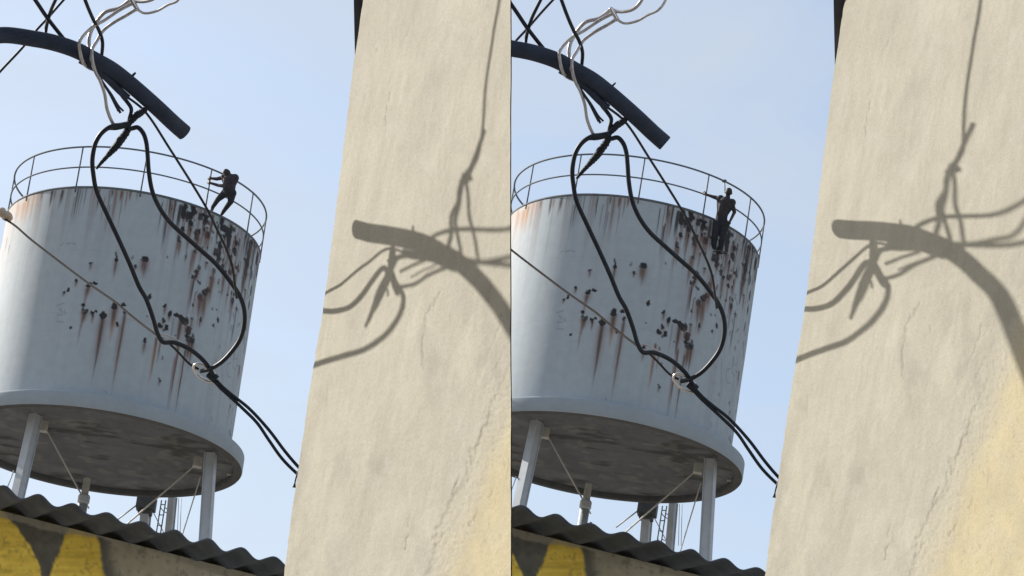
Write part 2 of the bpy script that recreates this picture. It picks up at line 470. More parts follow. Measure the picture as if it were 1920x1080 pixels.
def build_near(st):
    side = st['side']; W = lambda w, d: w * d / FPX / 2.0
    D = {}
    ad = A([pair_depth(st, p, q) for p, q in zip(ARM[4:], ARM_SH)])
    t_ = np.linspace(0, 1, len(ad))
    ad = list(np.polyval(np.polyfit(t_, ad, 2), t_))
    print('ARM depth', side, ad[0], ad[-1])
    arm_px = A(ARM[4:], float)
    def armd(x):                       # depth of the pipe under pixel column x
        return float(np.interp(x, arm_px[:, 0], ad))
    # ---- pole and bent pipe
    rt = []                              # the part that runs out of the picture; the right pipe's pole stands behind the other wall
    for x_, q in (((-225, (1175, 1030)), (-170, (1118, 905)), (-110, (1060, 790)), (-55, (1008, 690))) if side == 'left' else ((-160, (1180, 990)), (-118, (1112, 835)), (-72, (1045, 706)))):
        Wp = hit(q[0] + st['ox'], q[1] + st['oy'], st['P0'], WALL_N)
        lo, hi = .5, 6.0
        for _ in range(40):
            k = (lo + hi) / 2
            if pix(Wp + S * k)[0][0] - st['ox'] > x_: lo = k
            else: hi = k
        pp, dd_ = pix(Wp + S * k); rt.append((pp[0] - st['ox'], pp[1] - st['oy'], dd_))
    print('root', side, rt)
    P = cable_pts(st, [v[:2] for v in rt] + ARM[4:], [v[2] for v in rt] + ad, 8)
    base = P[0] * A([1, 1, 0])
    root = thing('bent_pipe', f'dark bent steel pipe arm with rounded end crossing the sky, {side} one of two', 'pipe', tuple(base), 'bent pipe arms')
    rad = W(31, ad[3])
    child('pipe_arm', mesh('pipe_arm', *tube_vf(P, rad, 20, True), smooth=True), M_ARM, root)
    child('pole', mesh('pole', *tube_vf(np.linspace(base, P[0] + A([0, 0, .06]), 8), rad * 1.25, 20), smooth=True), M_POLE, root)
    d0 = armd(250)
    b0, b1 = at(243 + st['ox'], 147 + st['oy'], d0), at(254.5 + st['ox'], 136 + st['oy'], d0)
    child('bolt', mesh('bolt', *tube_vf(A([b0, b0 * .3 + b1 * .7, b1]), [.006, .005, .0035], 8), smooth=True), M_ARM, root)
    d1 = armd(215)
    b0, b1 = at(212 + st['ox'], 160 + st['oy'], d1), at(222 + st['ox'], 172 + st['oy'], d1)
    # ridge of strapped wires under the pipe
    rp = cable_pts(st, [(150, 112), (178, 128), (200, 146), (222, 168), (240, 184)], [armd(x) for x in (150, 178, 200, 222, 240)])
    child('strapped_wire', mesh('strapped_wire', *tube_vf(rp, W(14, d1), 10), smooth=True), M_ARM, root)

    def cable(name, label, pts, depth, w, m, cat='cable', extra=None, seg=8, n=8, taper=None):
        Pc = cable_pts(st, pts, depth, n)
        d = float(np.mean(depth))
        r = W(w, d)
        if taper is not None:
            r = np.interp(np.linspace(0, 1, len(Pc)), np.linspace(0, 1, len(taper)), taper) * r
        o = thing(name, label, cat, tuple(Pc[len(Pc) // 2]))
        child('cable_run', mesh('cable_run', *tube_vf(Pc, r, seg), smooth=True), m, o)
        return o
    # ---- crossing cables at the top left
    back, front = .055, -.05
    C1 = [(-25, -130), (66, 0), (89, 34), (122, 76), (140, 98)]
    cable('sky_cable', f'thick black cable slanting down right to the {side} pipe arm, part of the crossed trio', C1,
          depths(st, C1, [(0, (1120, 440)), (1, (985, 470)), (3, armd(122) + back), (4, armd(140) + back)]), 8, M_CABLE)
    C2 = [(195, -175), (104, 0), (96, 18), (91, 34), (87, 50), (84, 72)]
    cable('sky_cable', f'curved black cable dropping to the {side} pipe arm at the crossing', C2,
          depths(st, C2, [(0, (1050, 330)), (1, (985, 465)), (4, armd(87) + .07), (5, armd(84) + back)]), 7, M_CABLE)
    C3 = [(166, -50), (119, 0), (91, 32), (66, 59), (44, 87), (2, 132), (-60, 200)]
    cable('sky_cable', f'thin straight cable passing behind the {side} pipe arm down to the left', C3, [armd(80) + 9.0] * 7, 5, M_CABLE)
    C4 = [(98, -185), (159.5, 0), (176, 39), (185.5, 57), (192, 78), (190.5, 104), (187, 125)]
    v = depths(st, C4, [(0, (1090, 365)), (1, (957, 432)), (5, armd(190) + back), (6, armd(187) + back)])
    cable('sky_cable', f'black cable curving down from the top edge onto the {side} pipe arm', C4, v, 7, M_CABLE)
    # ---- grey wires from the clamp at the top
    nd = armd(256)
    C5a = [(244, 0), (223, 15), (197, 23), (179, 44), (168, 67), (167, 91), (172, 112)]
    e0 = pair_depth(st, (256, 10), (876, 318))
    fix = lambda a, b: list(np.linspace(a, b, 7))
    cable('grey_wire', f'grey wire arching down from the clamp to the {side} pipe arm, leftmost strand', C5a,
          depths(st, C5a, [(0, (873, 322)), (3, (852, 385)), (5, (843, 458)), (6, armd(172) + front)]), 7.5, M_PALE_GLINT, 'wire')
    C5b = [(256, 3), (226, 18), (194, 39), (176, 49), (156, 67), (149, 80), (150, 96), (157, 119), (166, 127), (178, 131)]
    cable('grey_wire', f'grey wire from the clamp looping round under the {side} pipe arm', C5b,
          depths(st, C5b, [(0, (876, 318)), (2, (893, 362)), (4, (907, 420)), (5, (906, 445)), (6, armd(150) + front), (7, armd(157) + front * .6), (8, armd(166) + .03), (9, armd(178) + .05)]), 6.5, M_PALE_GLINT, 'wire')
    kd0 = armd(230)
    C5c = [(256, 17), (233, 31), (215, 41), (194, 57), (181, 78), (173, 92), (173, 112), (179, 135), (187, 150), (196, 176), (200, 202), (206, 220), (214, 236)]
    cable('grey_wire', f'mauve grey wire crossing in front of the {side} pipe arm down to the knot', C5c,
          depths(st, C5c, [(0, (874, 320)), (3, (858, 400)), (5, armd(173) + front), (8, armd(187) + front), (10, armd(200) + front * .5), (12, kd0)]), 6.5, M_PALE_GLINT, 'wire')
    C5d = [(256, 17), (270, 24.6), (293, 21), (315, 9), (334, 0)]
    d5 = depths(st, C5d, [(0, (876, 318)), (1, (880, 310)), (2, (887, 300)), (3, (894, 290)), (4, (901, 275))])
    q5 = [(x, y, v) for (x, y), v in zip(C5d, d5)]
    for x_, q in ((346, (906, 240)), (368, (912, 150)), (392, (925, 65)), (410, (937, 0)), (425, (947, -90))):
        Wp = hit(q[0] + st['ox'], q[1] + st['oy'], st['P0'], WALL_N); lo, hi = .1, 6.0
        for _ in range(40):
            k = (lo + hi) / 2
            if pix(Wp + S * k)[0][0] - st['ox'] > x_: lo = k
            else: hi = k
        pp, dd_ = pix(Wp + S * k); q5.append((x_, min(pp[1] - st['oy'], q5[-1][1] - 15), dd_))
    cable('grey_wire', f'thin grey wire bowing right from the clamp above the {side} pipe arm', [v[:2] for v in q5], [v[2] for v in q5], 5, M_PALE_GLINT, 'wire')
    C5e = [(244, -2), (262, 3), (285, -1), (300, -14), (318, -60)]
    cable('grey_wire', f'short pale wire running out of the top edge above the {side} pipe arm', C5e,
          depths(st, C5e, [(0, (873, 318)), (1, (878, 312)), (2, (887, 300)), (3, (892, 290)), (4, (900, 275))]), 7, M_PALE_GLINT, 'wire')
    ck = thing('wire_clamp', f'small metal clamp bunching grey wires above the {side} pipe arm', 'clamp', tuple(at(250 + st['ox'], 8 + st['oy'], e0)))
    child('clamp_body', mesh('clamp_body', *tube_vf(cable_pts(st, [(259, 20), (254, 12), (249, 4), (244, -5)], [e0] * 4), [W(6, e0)] + [W(9, e0)] * 23 + [W(6, e0)], 10), smooth=True), M_RING, ck)
    # ---- frayed ends below the pipe
    kd = armd(230)
    fr = thing('frayed_wire', f'frayed wire end hanging under the {side} pipe arm', 'wire', tuple(at(207 + st['ox'], 176 + st['oy'], kd)))
    for dx, w in ((0, 5), (3.5, 4), (-2.5, 3)):
        child('strand', mesh('strand', *tube_vf(cable_pts(st, [(186, 143), (196 + dx * .3, 160), (207 + dx * .6, 177), (219 + dx, 199), (226 + dx * 1.6, 212 - abs(dx))], [kd + .02 * dx] * 5), W(w, kd), 7), smooth=True), M_CABLE, fr)
    C7 = [(220, 166), (230, 181), (239, 192), (246, 204), (243, 220), (241, 234)]
    cable('tie_wire', f'short black tie wire between the {side} pipe arm and the knot', C7, [kd + .01] * 6, 8, M_CABLE, 'wire')
    # ---- thin cable going down right in front of the tank
    C8 = [(228, 172), (235, 179), (270, 207), (319, 280), (386, 388), (402, 420), (433, 490), (441, 538), (444, 560)]
    d8 = depths(st, C8, [(1, kd), (2, (730, 466)), (3, (690, 490)), (4, (640, 522))])
    cable('thin_cable', f'thin straight cable slanting from the {side} pipe arm across the tank rail', C8, d8, 5, M_THIN)
    # ---- the big loop with its taped splice
    C10 = [(240, 234), (219, 236), (207, 238), (191, 249), (180, 266), (174.7, 286), (173, 305), (175, 327), (180.5, 357), (200, 401), (222, 448), (244, 497), (261, 538), (273.5, 560), (287, 597), (296, 627), (306, 641.5), (325, 642), (347, 650), (366, 662), (385, 680), (397, 698), (404, 712)]
    C11 = [(240, 240), (246, 241), (258, 239), (268, 249), (274, 266), (276.5, 288), (279, 322), (286, 360), (300, 391), (319, 417), (347, 443), (375, 468), (403, 493), (431, 527), (450, 556), (458, 582), (458, 609), (450, 636.5), (433, 661), (414, 680), (393, 692), (377, 696)]
    d10 = depths(st, C10, [(0, kd), (2, (765, 535)), (4, (757, 562)), (6, (740, 592)), (8, (705, 633)), (9, (662, 668)), (10, (625, 698)), (11, (585, 717))])
    d11 = depths(st, C11, [(0, kd), (2, (728, 478)), (4, (716, 497)), (5, (702, 535)), (7, (672, 577)), (8, (645, 600)), (9, (606, 598))])
    sm = lambda v: [v[0]] + [.25 * a + .5 * b + .25 * c for a, b, c in zip(v[:-2], v[1:-1], v[2:])] + [v[-1]]
    d10, d11 = sm(sm(d10)), sm(sm(d11))
    rd = d10[-1] + .32
    d10 = [v + .32 * t ** 2 for v, t in zip(d10, np.linspace(0, 1, len(d10)))]
    d11 = [v + (rd - .02 - d11[-1]) * t ** 2 for v, t in zip(d11, np.linspace(0, 1, len(d11)))]
    print('loop', side, np.round(d10, 2), np.round(d11, 2))
    lp = thing('looped_cable', f'thick black cable hanging in a big loop from the {side} pipe arm', 'cable', tuple(at(207 + st['ox'], 238 + st['oy'], kd)))
    child('cable_loop', mesh('cable_loop', *tube_vf(cable_pts(st, C10, d10), W(8.8, kd), 10), smooth=True), M_CABLE, lp)
    child('cable_loop', mesh('cable_loop', *tube_vf(cable_pts(st, C11, d11), W(8.8, kd), 10), smooth=True), M_CABLE, lp)
    sp = cable_pts(st, [(278, 199), (274.7, 203), (266, 210), (257, 216), (249, 224), (241, 232), (238, 246), (229, 259), (218, 274), (208, 285), (200, 294), (190, 305), (181, 316)],
                   list(np.linspace(kd, kd + .01, 6)) + list(np.linspace(kd + .01, pair_depth(st, (181, 316), (685, 612)), 7)))
    prof = np.interp(np.linspace(0, 1, len(sp)), [0, .05, .12, .22, .38, .5, .62, .72, .82, .92, 1], [3, 5, 12, 14, 12, 14, 15, 13, 9, 7, 5])
    prof = prof * (1 + .16 * np.sin(np.arange(len(sp)) * 1.9) * rng.rand(len(sp)))
    child('taped_splice', mesh('taped_splice', *tube_vf(sp, W(1, kd) * prof, 9), smooth=True), M_TAPE, lp)
    kn = cable_pts(st, [(203, 240), (212, 238), (222, 237), (232, 235), (243, 233)], [kd - .005] * 5)
    child('taped_knot', mesh('taped_knot', *tube_vf(kn, W(1, kd) * np.interp(np.linspace(0, 1, len(kn)), [0, .3, .6, 1], [9, 14, 13, 12]), 9), smooth=True), M_TAPE, lp)
    child('frayed_end', mesh('frayed_end', *tube_vf(cable_pts(st, [(229, 256), (222, 259), (219, 263)], [kd] * 3), W(4, kd), 6)), M_TAPE, lp)
    # ---- ring, span cable and the pair running on to the wall
    rg = thing('cable_ring', f'shiny steel ring gathering the cables below the {side} loop', 'ring', tuple(at(384 + st['ox'], 699 + st['oy'], rd)))
    th = np.linspace(0, 2 * math.pi, 41)
    c_, s_ = math.cos(math.radians(35)), math.sin(math.radians(35))
    ring = [(384 + 24 * math.cos(t) * c_ - 12 * math.sin(t) * s_, 699 + 24 * math.cos(t) * s_ + 12 * math.sin(t) * c_, rd + .018 * math.sin(t)) for t in th]
    RP = A([at(x + st['ox'], y + st['oy'], d) for x, y, d in ring])
    child('ring_band', mesh('ring_band', *tube_vf(RP, W(6, rd), 8), smooth=True), M_RING, rg)
    child('tape_wrap', mesh('tape_wrap', *tube_vf(cable_pts(st, [(391, 699), (398, 705), (405, 712)], [rd - .01] * 3), W(17, rd), 10), smooth=True), M_TAPE, rg)
    we = pix(hit(560 + st['ox'], 880 + st['oy'], st['P0'], WALL_N))[1]      # depth of the wall's far edge there
    Ca = [(398, 704), (416, 724), (434.5, 740), (466, 765), (504, 806), (535, 847), (560, 876), (590, 905)]
    Cb = [(396, 708), (412, 726), (428, 741), (453, 764), (482, 793), (504, 825), (529, 860), (557, 888), (585, 910)]
    for nm, Cc in (('upper', Ca), ('lower', Cb)):
        dd = list(np.linspace(rd, max(we + .25, rd), len(Cc)))
        cable('service_cable', f'{nm} of two black cables running from the ring to the {side} wall edge', Cc, dd, 6.5, M_CABLE)
    Cs = [(-190, 283), (-60, 365), (-5, 400), (5.5, 408), (28, 423), (55.6, 447), (111, 490), (167, 532), (217, 567), (238, 585), (265, 607), (295, 629), (312, 640), (330, 656), (355, 682), (372, 692)]
    ds = list(np.interp([p[0] for p in Cs], [-190, 295, 372], [rd + 2.4, rd + .12, rd + .01]))
    sc = cable('span_cable', f'thin grey brown cable stretched across the tank to the {side} ring', Cs,
               ds, 4.2, M_TAN)
    Ct = [(298, 628), (306, 627), (328, 636), (350, 650), (366, 662)]
    cable('grey_wire', f'pale grey wire lashed beside the bend of the {side} loop', Ct, [rd - .03] * 5, 3.5, M_PALE_GLINT, 'wire')
    Cu = [(303, 636), (312, 637), (330, 641), (342, 646), (356, 655)]
    cable('grey_wire', f'second pale wire hugging the lower bend of the {side} loop', Cu, [rd - .035] * 5, 3, M_PALE_GLINT, 'wire')
    hk = [(561, 880), (556, 893), (553, 905), (551, 914)]
    cable('wire_tail', f'short loose wire tail at the {side} wall edge below the cables', hk, [we + .2] * 4, 4, M_CABLE, 'wire', taper=[1, .8, .7, 1.9])
    if side == 'left':
        iD = float(np.interp(5, [-190, 295], [rd + 2.4, rd + .12])) - .01
        ins = thing('insulator', 'brown ceramic insulator on the span cable at the left picture edge', 'insulator', tuple(at(8, 402, iD)))
        c0, c1 = at(-4, 393, iD), at(22, 412, iD)
        pr = [.4, .9, 1.0, .75, 1.0, .95, .8, .4]
        child('ceramic_body', mesh('ceramic_body', *tube_vf(A([c0 + (c1 - c0) * t for t in np.linspace(0, 1, 8)]), W(20, iD) * A(pr), 14), smooth=True), M_CERAMIC, ins)
    # ---- dark board behind the top of the wall
    de = pix(hit(668 + st['ox'], 60 + st['oy'], st['P0'], WALL_N))[1] + .08
    bd = [(662, -60), (664, 40), (665.5, 106), (672, 95), (700, -60)]
    V = [at(x + st['ox'], y + st['oy'], de) for x, y in bd] + [at(x + st['ox'] + (0 if side == 'left' else 3), y + st['oy'], de + .03) for x, y in bd]
    k = len(bd)
    V = [V[0], V[1], V[2], V[3], V[4]] + V[5:]
    Fc = [tuple(range(k)), tuple(reversed(range(k, 2 * k)))] + [((i + 1) % k, i, k + i, k + (i + 1) % k) for i in range(k)]
    tag(link('eaves_board', mesh('eaves_board', V, Fc), M_BOARD), f'dark narrow board behind the top corner of the {side} wall', 'board')

for st, lab in zip(SETS, ('beige plastered wall in the middle of the picture with pipe shadow and yellow patch',
                          'beige plastered wall filling the right edge with pipe shadow and yellow patch')):
    build_wall(st, lab)
    build_near(st)

# ------------------------------------------------------------------ water towers
TR, TH, TRL, THL = 3.248, 5.774, 3.623, 0.37        # shell radius, height to the flange lip, lip radius, skirt height
RAIL_H = 1.1
def rotm(tx, ty, tz=0.0):
    Rx = A([[1, 0, 0], [0, math.cos(tx), -math.sin(tx)], [0, math.sin(tx), math.cos(tx)]])
    Ry = A([[math.cos(ty), 0, math.sin(ty)], [0, 1, 0], [-math.sin(ty), 0, math.cos(ty)]])
    Rz = A([[math.cos(tz), -math.sin(tz), 0], [math.sin(tz), math.cos(tz), 0], [0, 0, 1]])
    return Rx @ Ry @ Rz
R_ = math.radians
TOWERS = [dict(c=A([-9.741, 70.509, 25.485]) + EYE, M=rotm(R_(-.73), R_(-1.39)), side='left'),
          dict(c=A([2.895, 70.087, 27.131]) + EYE, M=rotm(R_(.73), R_(1.39)), side='right')]

def loc_ray(tw, px, py):
    return tw['M'].T @ (EYE - tw['c']), tw['M'].T @ ray(px, py)

def cyl_hit(tw, px, py, R=TR):
    o, v = loc_ray(tw, px, py)
    a = v[0] ** 2 + v[1] ** 2; b = 2 * (o[0] * v[0] + o[1] * v[1]); c = o[0] ** 2 + o[1] ** 2 - R * R
    q = max(0.0, b * b - 4 * a * c)
    return o + v * ((-b - math.sqrt(q)) / (2 * a))

def plane_hit(tw, px, py, z):
    o, v = loc_ray(tw, px, py)
    return o + v * ((z - o[2]) / v[2])

def depth_hit(tw, px, py, d):
    return tw['M'].T @ (at(px, py, d) - tw['c'])

# turn the second tower so that its stains sit as they do on the first
_a = cyl_hit(TOWERS[0], 273, 490); _b = cyl_hit(TOWERS[1], 1208, 499)
SPIN = math.atan2(_b[1], _b[0]) - math.atan2(_a[1], _a[0])
TOWERS[1]['M'] = rotm(R_(.73), R_(1.39), SPIN)
T0 = TOWERS[0]

def z2(x, y): return x / 3.6, 240 + y / 3.6
def z3(x, y): return x / 3.692, 520 + y / 3.692
# flaked spots: place, half width, half height, streak length, how dark (all in pixels of the photograph)
SPOTS = [(z2, 785, 850, 2, 4, 0, .9), (z2, 787, 885, 3, 5, 34, 1), (z2, 985, 885, 6, 4.5, 34, 1), (z2, 968, 893, 4, 3, 20, .8), (z2, 615, 912, 2.4, 2.4, 14, .9),
  (z2, 915, 930, 2.6, 3, 10, .9), (z2, 893, 872, 2, 4, 4, .4), (z2, 1130, 868, 1.6, 3, 4, .5), (z2, 1300, 520, 3, 9, 0, 1), (z2, 1245, 560, 4, 16, 0, 1), (z2, 1265, 600, 3, 10, 4, .9), (z2, 1310, 560, 5, 7, 0, 1), (z2, 1285, 590, 6, 6, 0, 1),
  (z2, 1235, 680, 4, 4, 10, 1), (z2, 1290, 640, 4, 6, 20, 1), (z2, 1380, 588, 10, 3, 0, 1), (z2, 1352, 600, 4, 5, 0, .9), (z2, 1385, 625, 4, 8, 6, 1), (z2, 1410, 640, 3, 4, 0, .8), (z2, 1330, 705, 5, 5, 8, .9), (z2, 1330, 740, 4, 5, 10, .9), (z2, 1402, 722, 4.5, 5.5, 8, 1),
  (z2, 1498, 640, 3, 14, 6, 1), (z2, 1515, 680, 6, 6, 0, 1), (z2, 1545, 690, 8, 4, 0, 1), (z2, 1575, 680, 4, 4, 0, .9), (z2, 1550, 740, 3.4, 22, 16, 1), (z2, 1540, 710, 5, 8, 0, 1), (z2, 1465, 640, 2, 3, 0, .7),
  (z2, 1490, 775, 3, 5, 6, 1), (z2, 1490, 800, 4, 5, 10, 1), (z2, 1592, 776, 3, 5, 0, 1), (z2, 1585, 825, 3.5, 6, 4, 1), (z2, 1470, 840, 6, 7, 8, .9), (z2, 1478, 880, 4, 6, 14, .9), (z2, 1690, 790, 3, 10, 0, 1), (z2, 1680, 850, 3, 10, 4, 1), (z2, 1670, 910, 4, 9, 8, 1), (z2, 1655, 890, 4, 3, 0, .9),
  (z2, 1660, 985, 2.4, 12, 10, .9), (z2, 1735, 880, 2.5, 12, 8, 1), (z2, 1738, 960, 2.5, 14, 10, 1), (z2, 1330, 972, 3.6, 4, 16, 1), (z2, 1322, 1000, 2.5, 4, 10, .8), (z2, 1610, 955, 2, 4, 4, .8), (z2, 1550, 970, 3, 5, 6, 1), (z2, 1575, 925, 2, 2, 0, .6),
  (z2, 1320, 835, 3, 3, 3, .8), (z2, 1445, 960, 2.6, 4, 30, .7), (z2, 1210, 745, 2.6, 5, 22, .8), (z2, 1720, 780, 2, 8, 0, .9), (z2, 1700, 990, 2, 8, 0, .8),
  (z3, 530, 20, 2.6, 2.6, 12, 1), (z3, 472, 85, 2.2, 3, 5, 1), (z3, 442, 103, 2, 2.4, 8, .9), (z3, 655, 42, 4, 2, 0, 1), (z3, 615, 52, 4.5, 4, 22, 1), (z3, 575, 190, 3.2, 3, 4, 1), (z3, 592, 240, 3.4, 5, 18, .9), (z3, 572, 222, 2.5, 4, 12, .8), (z3, 640, 240, 3.6, 2.6, 8, 1), (z3, 662, 230, 2.2, 2.2, 0, 1), (z3, 645, 260, 2, 4, 16, 1),
  (z3, 715, 268, 6, 5.5, 92, 1), (z3, 712, 245, 3, 3, 0, 1), (z3, 795, 195, 5, 6, 40, 1), (z3, 860, 188, 3.6, 3, 0, 1), (z3, 868, 243, 3, 4, 120, .9), (z3, 812, 325, 2.4, 3.6, 6, 1), (z3, 1040, 132, 3, 4.4, 3, 1), (z3, 1145, 195, 2.6, 3, 18, 1), (z3, 1175, 250, 3, 5, 14, 1), (z3, 1132, 298, 3, 4, 8, 1),
  (z3, 1152, 350, 2.6, 5, 4, 1), (z3, 1110, 335, 3.8, 4, 6, 1), (z3, 1130, 365, 3, 3, 0, .8), (z3, 1235, 265, 8, 3.8, 0, 1), (z3, 1258, 282, 5, 4, 50, 1), (z3, 1280, 308, 6, 5.5, 0, 1), (z3, 1305, 370, 5, 7, 0, 1), (z3, 1300, 408, 4.4, 4, 0, 1), (z3, 1312, 430, 6, 6, 36, .85), (z3, 1335, 425, 3, 9, 34, .8),
  (z3, 1005, 435, 2.8, 4, 26, 1), (z3, 490, 350, 2.4, 2.2, 2, 1), (z3, 1105, 710, 2, 3, 12, .8), (z3, 1125, 558, 1.8, 3, 4, .6), (z3, 1020, 268, 1.2, 1.6, 0, .7), (z3, 1385, 150, 4.4, 4.4, 28, 1), (z3, 1420, 100, 5, 6, 50, .95), (z3, 1440, 85, 3.5, 5, 10, .9), (z3, 1337, 190, 2, 3.6, 4, .9), (z3, 1387, 288, 2, 4, 18, .9),
  (z3, 1510, 292, 1.8, 4, 6, .9), (z3, 1480, 330, 1.8, 3.4, 6, .8), (z3, 1610, 165, 2.4, 6, 16, .9), (z3, 1620, 120, 2, 4, 0, .8), (z3, 1470, 220, 1.6, 2.4, 0, .5), (z3, 1520, 105, 1.6, 3, 0, .4), (z3, 1218, 405, 1.4, 2, 0, .7), (z3, 1740, 90, 2, 10, 4, .9), (z3, 1725, 190, 2, 10, 0, .8), (z3, 1705, 300, 1.6, 8, 0, .7), (z3, 1690, 430, 1.6, 8, 0, .5), (z3, 1620, 540, 1.2, 10, 0, .35), (z3, 1655, 640, 1.2, 8, 0, .35)]
# drip streaks: start place, half width, length, strength, hue (0 black, 1 brown, 2 orange)
DRIPS = [(z2, 130, 520, 3, 34, .7, 2), (z2, 165, 500, 4, 40, .75, 2), (z2, 195, 470, 3, 50, .8, 2), (z2, 230, 455, 3, 46, .75, 2), (z2, 262, 450, 2, 24, .5, 2), (z2, 285, 440, 1.4, 16, .8, 0), (z2, 355, 425, 2.4, 32, .85, 0), (z2, 372, 425, 2, 18, .6, 1), (z2, 425, 420, 2.6, 24, .9, 0), (z2, 412, 440, 1.6, 34, .6, 1),
  (z2, 530, 410, 1.8, 64, .75, 0), (z2, 505, 470, 1.6, 60, .4, 1), (z2, 560, 410, 1.4, 52, .4, 0), (z2, 762, 420, 2, 14, .8, 0), (z2, 790, 425, 1.6, 76, .5, 1), (z2, 824, 425, 3, 22, .85, 1), (z2, 835, 430, 1.6, 78, .45, 1), (z2, 862, 430, 2, 34, .6, 1), (z2, 885, 425, 2.4, 20, .7, 1), (z2, 930, 430, 2, 16, .4, 1), (z2, 1155, 475, 2, 34, .9, 0), (z2, 1135, 470, 1.4, 70, .45, 1), (z2, 1190, 485, 2, 56, .9, 0), (z2, 1165, 520, 1.8, 60, .4, 1),
  (z2, 1225, 520, 3, 50, .95, 0), (z2, 1255, 520, 2, 60, .7, 1), (z2, 1290, 640, 3, 62, .75, 1), (z2, 1305, 830, 3.4, 56, .7, 1), (z2, 1330, 760, 3, 60, .6, 1), (z2, 1380, 640, 2, 60, .5, 1), (z2, 1440, 590, 2.4, 44, .8, 0), (z2, 1430, 640, 2, 70, .4, 1), (z2, 1490, 820, 2, 40, .6, 1), (z2, 1550, 780, 2, 60, .7, 0), (z2, 1600, 850, 2, 60, .5, 1), (z2, 1690, 820, 2.4, 70, .7, 0), (z2, 1720, 800, 2.4, 90, .75, 0), (z2, 1660, 930, 2, 60, .6, 0), (z2, 1640, 780, 1.6, 70, .35, 1), (z2, 1745, 850, 2, 60, .8, 0),
  (z2, 1440, 960, 3.6, 60, .6, 1), (z2, 1520, 900, 1.6, 50, .5, 0), (z2, 1210, 700, 2, 60, .55, 1), (z2, 25, 740, 2.4, 26, .5, 1), (z2, 50, 740, 2, 30, .5, 1), (z2, 65, 790, 1.2, 18, .5, 0), (z2, 20, 820, 3, 20, .35, 2), (z3, 600, 80, 3, 36, .5, 1), (z3, 580, 240, 3.4, 30, .8, 1), (z3, 560, 330, 2, 36, .45, 1), (z3, 712, 290, 1.8, 110, .75, 0), (z3, 705, 320, 3, 60, .3, 1), (z3, 800, 210, 4, 50, .65, 1), (z3, 785, 300, 2.6, 40, .6, 2), (z3, 862, 260, 2.2, 140, .6, 1), (z3, 830, 330, 2.4, 70, .3, 1),
  (z3, 1085, 420, 2.4, 74, .9, 1), (z3, 1112, 440, 1.8, 40, .7, 1), (z3, 1068, 480, 2, 80, .4, 2), (z3, 1252, 290, 2, 60, .9, 0), (z3, 1240, 460, 2.2, 110, .85, 1), (z3, 1212, 560, 2, 96, .5, 1), (z3, 1285, 500, 1.8, 120, .8, 0), (z3, 1262, 560, 2, 90, .35, 2), (z3, 1315, 430, 3, 40, .8, 1), (z3, 1335, 440, 1.8, 50, .7, 0), (z3, 1205, 280, 2, 50, .35, 0), (z3, 1345, 0, 2, 60, .8, 0), (z3, 1330, 20, 2.4, 74, .5, 1), (z3, 1430, 110, 2.6, 60, .6, 1), (z3, 1390, 160, 2, 50, .5, 1), (z3, 1475, 0, 4, 50, .6, 1), (z3, 1590, 20, 2, 60, .6, 1), (z3, 1615, 330, 1.2, 40, .5, 0), (z3, 1640, 200, 1.6, 70, .5, 0), (z3, 1690, 0, 2, 40, .8, 0), (z3, 1605, 180, 2.4, 40, .4, 1)]
# faint scrawled strokes
SCRAWL = [[z3(395, 195), z3(440, 180)], [z3(398, 262), z3(435, 258)], [z3(395, 305), z3(438, 310)], [z3(412, 215), z3(430, 240)], [z3(448, 232), z3(452, 255)], [z2(412, 792), z2(425, 780)], [z2(450, 782), z2(475, 778)], [z2(490, 778), z2(508, 784)],
          [z3(1540, 560), z3(1534, 690)], [z3(1600, 590), z3(1575, 600), z3(1568, 650), z3(1580, 690), z3(1600, 690)], [z3(1640, 560), z3(1618, 570), z3(1612, 620), z3(1628, 640)], [z3(1604, 250), z3(1592, 310)], [z3(1540, 520), z3(1543, 555)], [z3(730, 790), z3(738, 800)]]

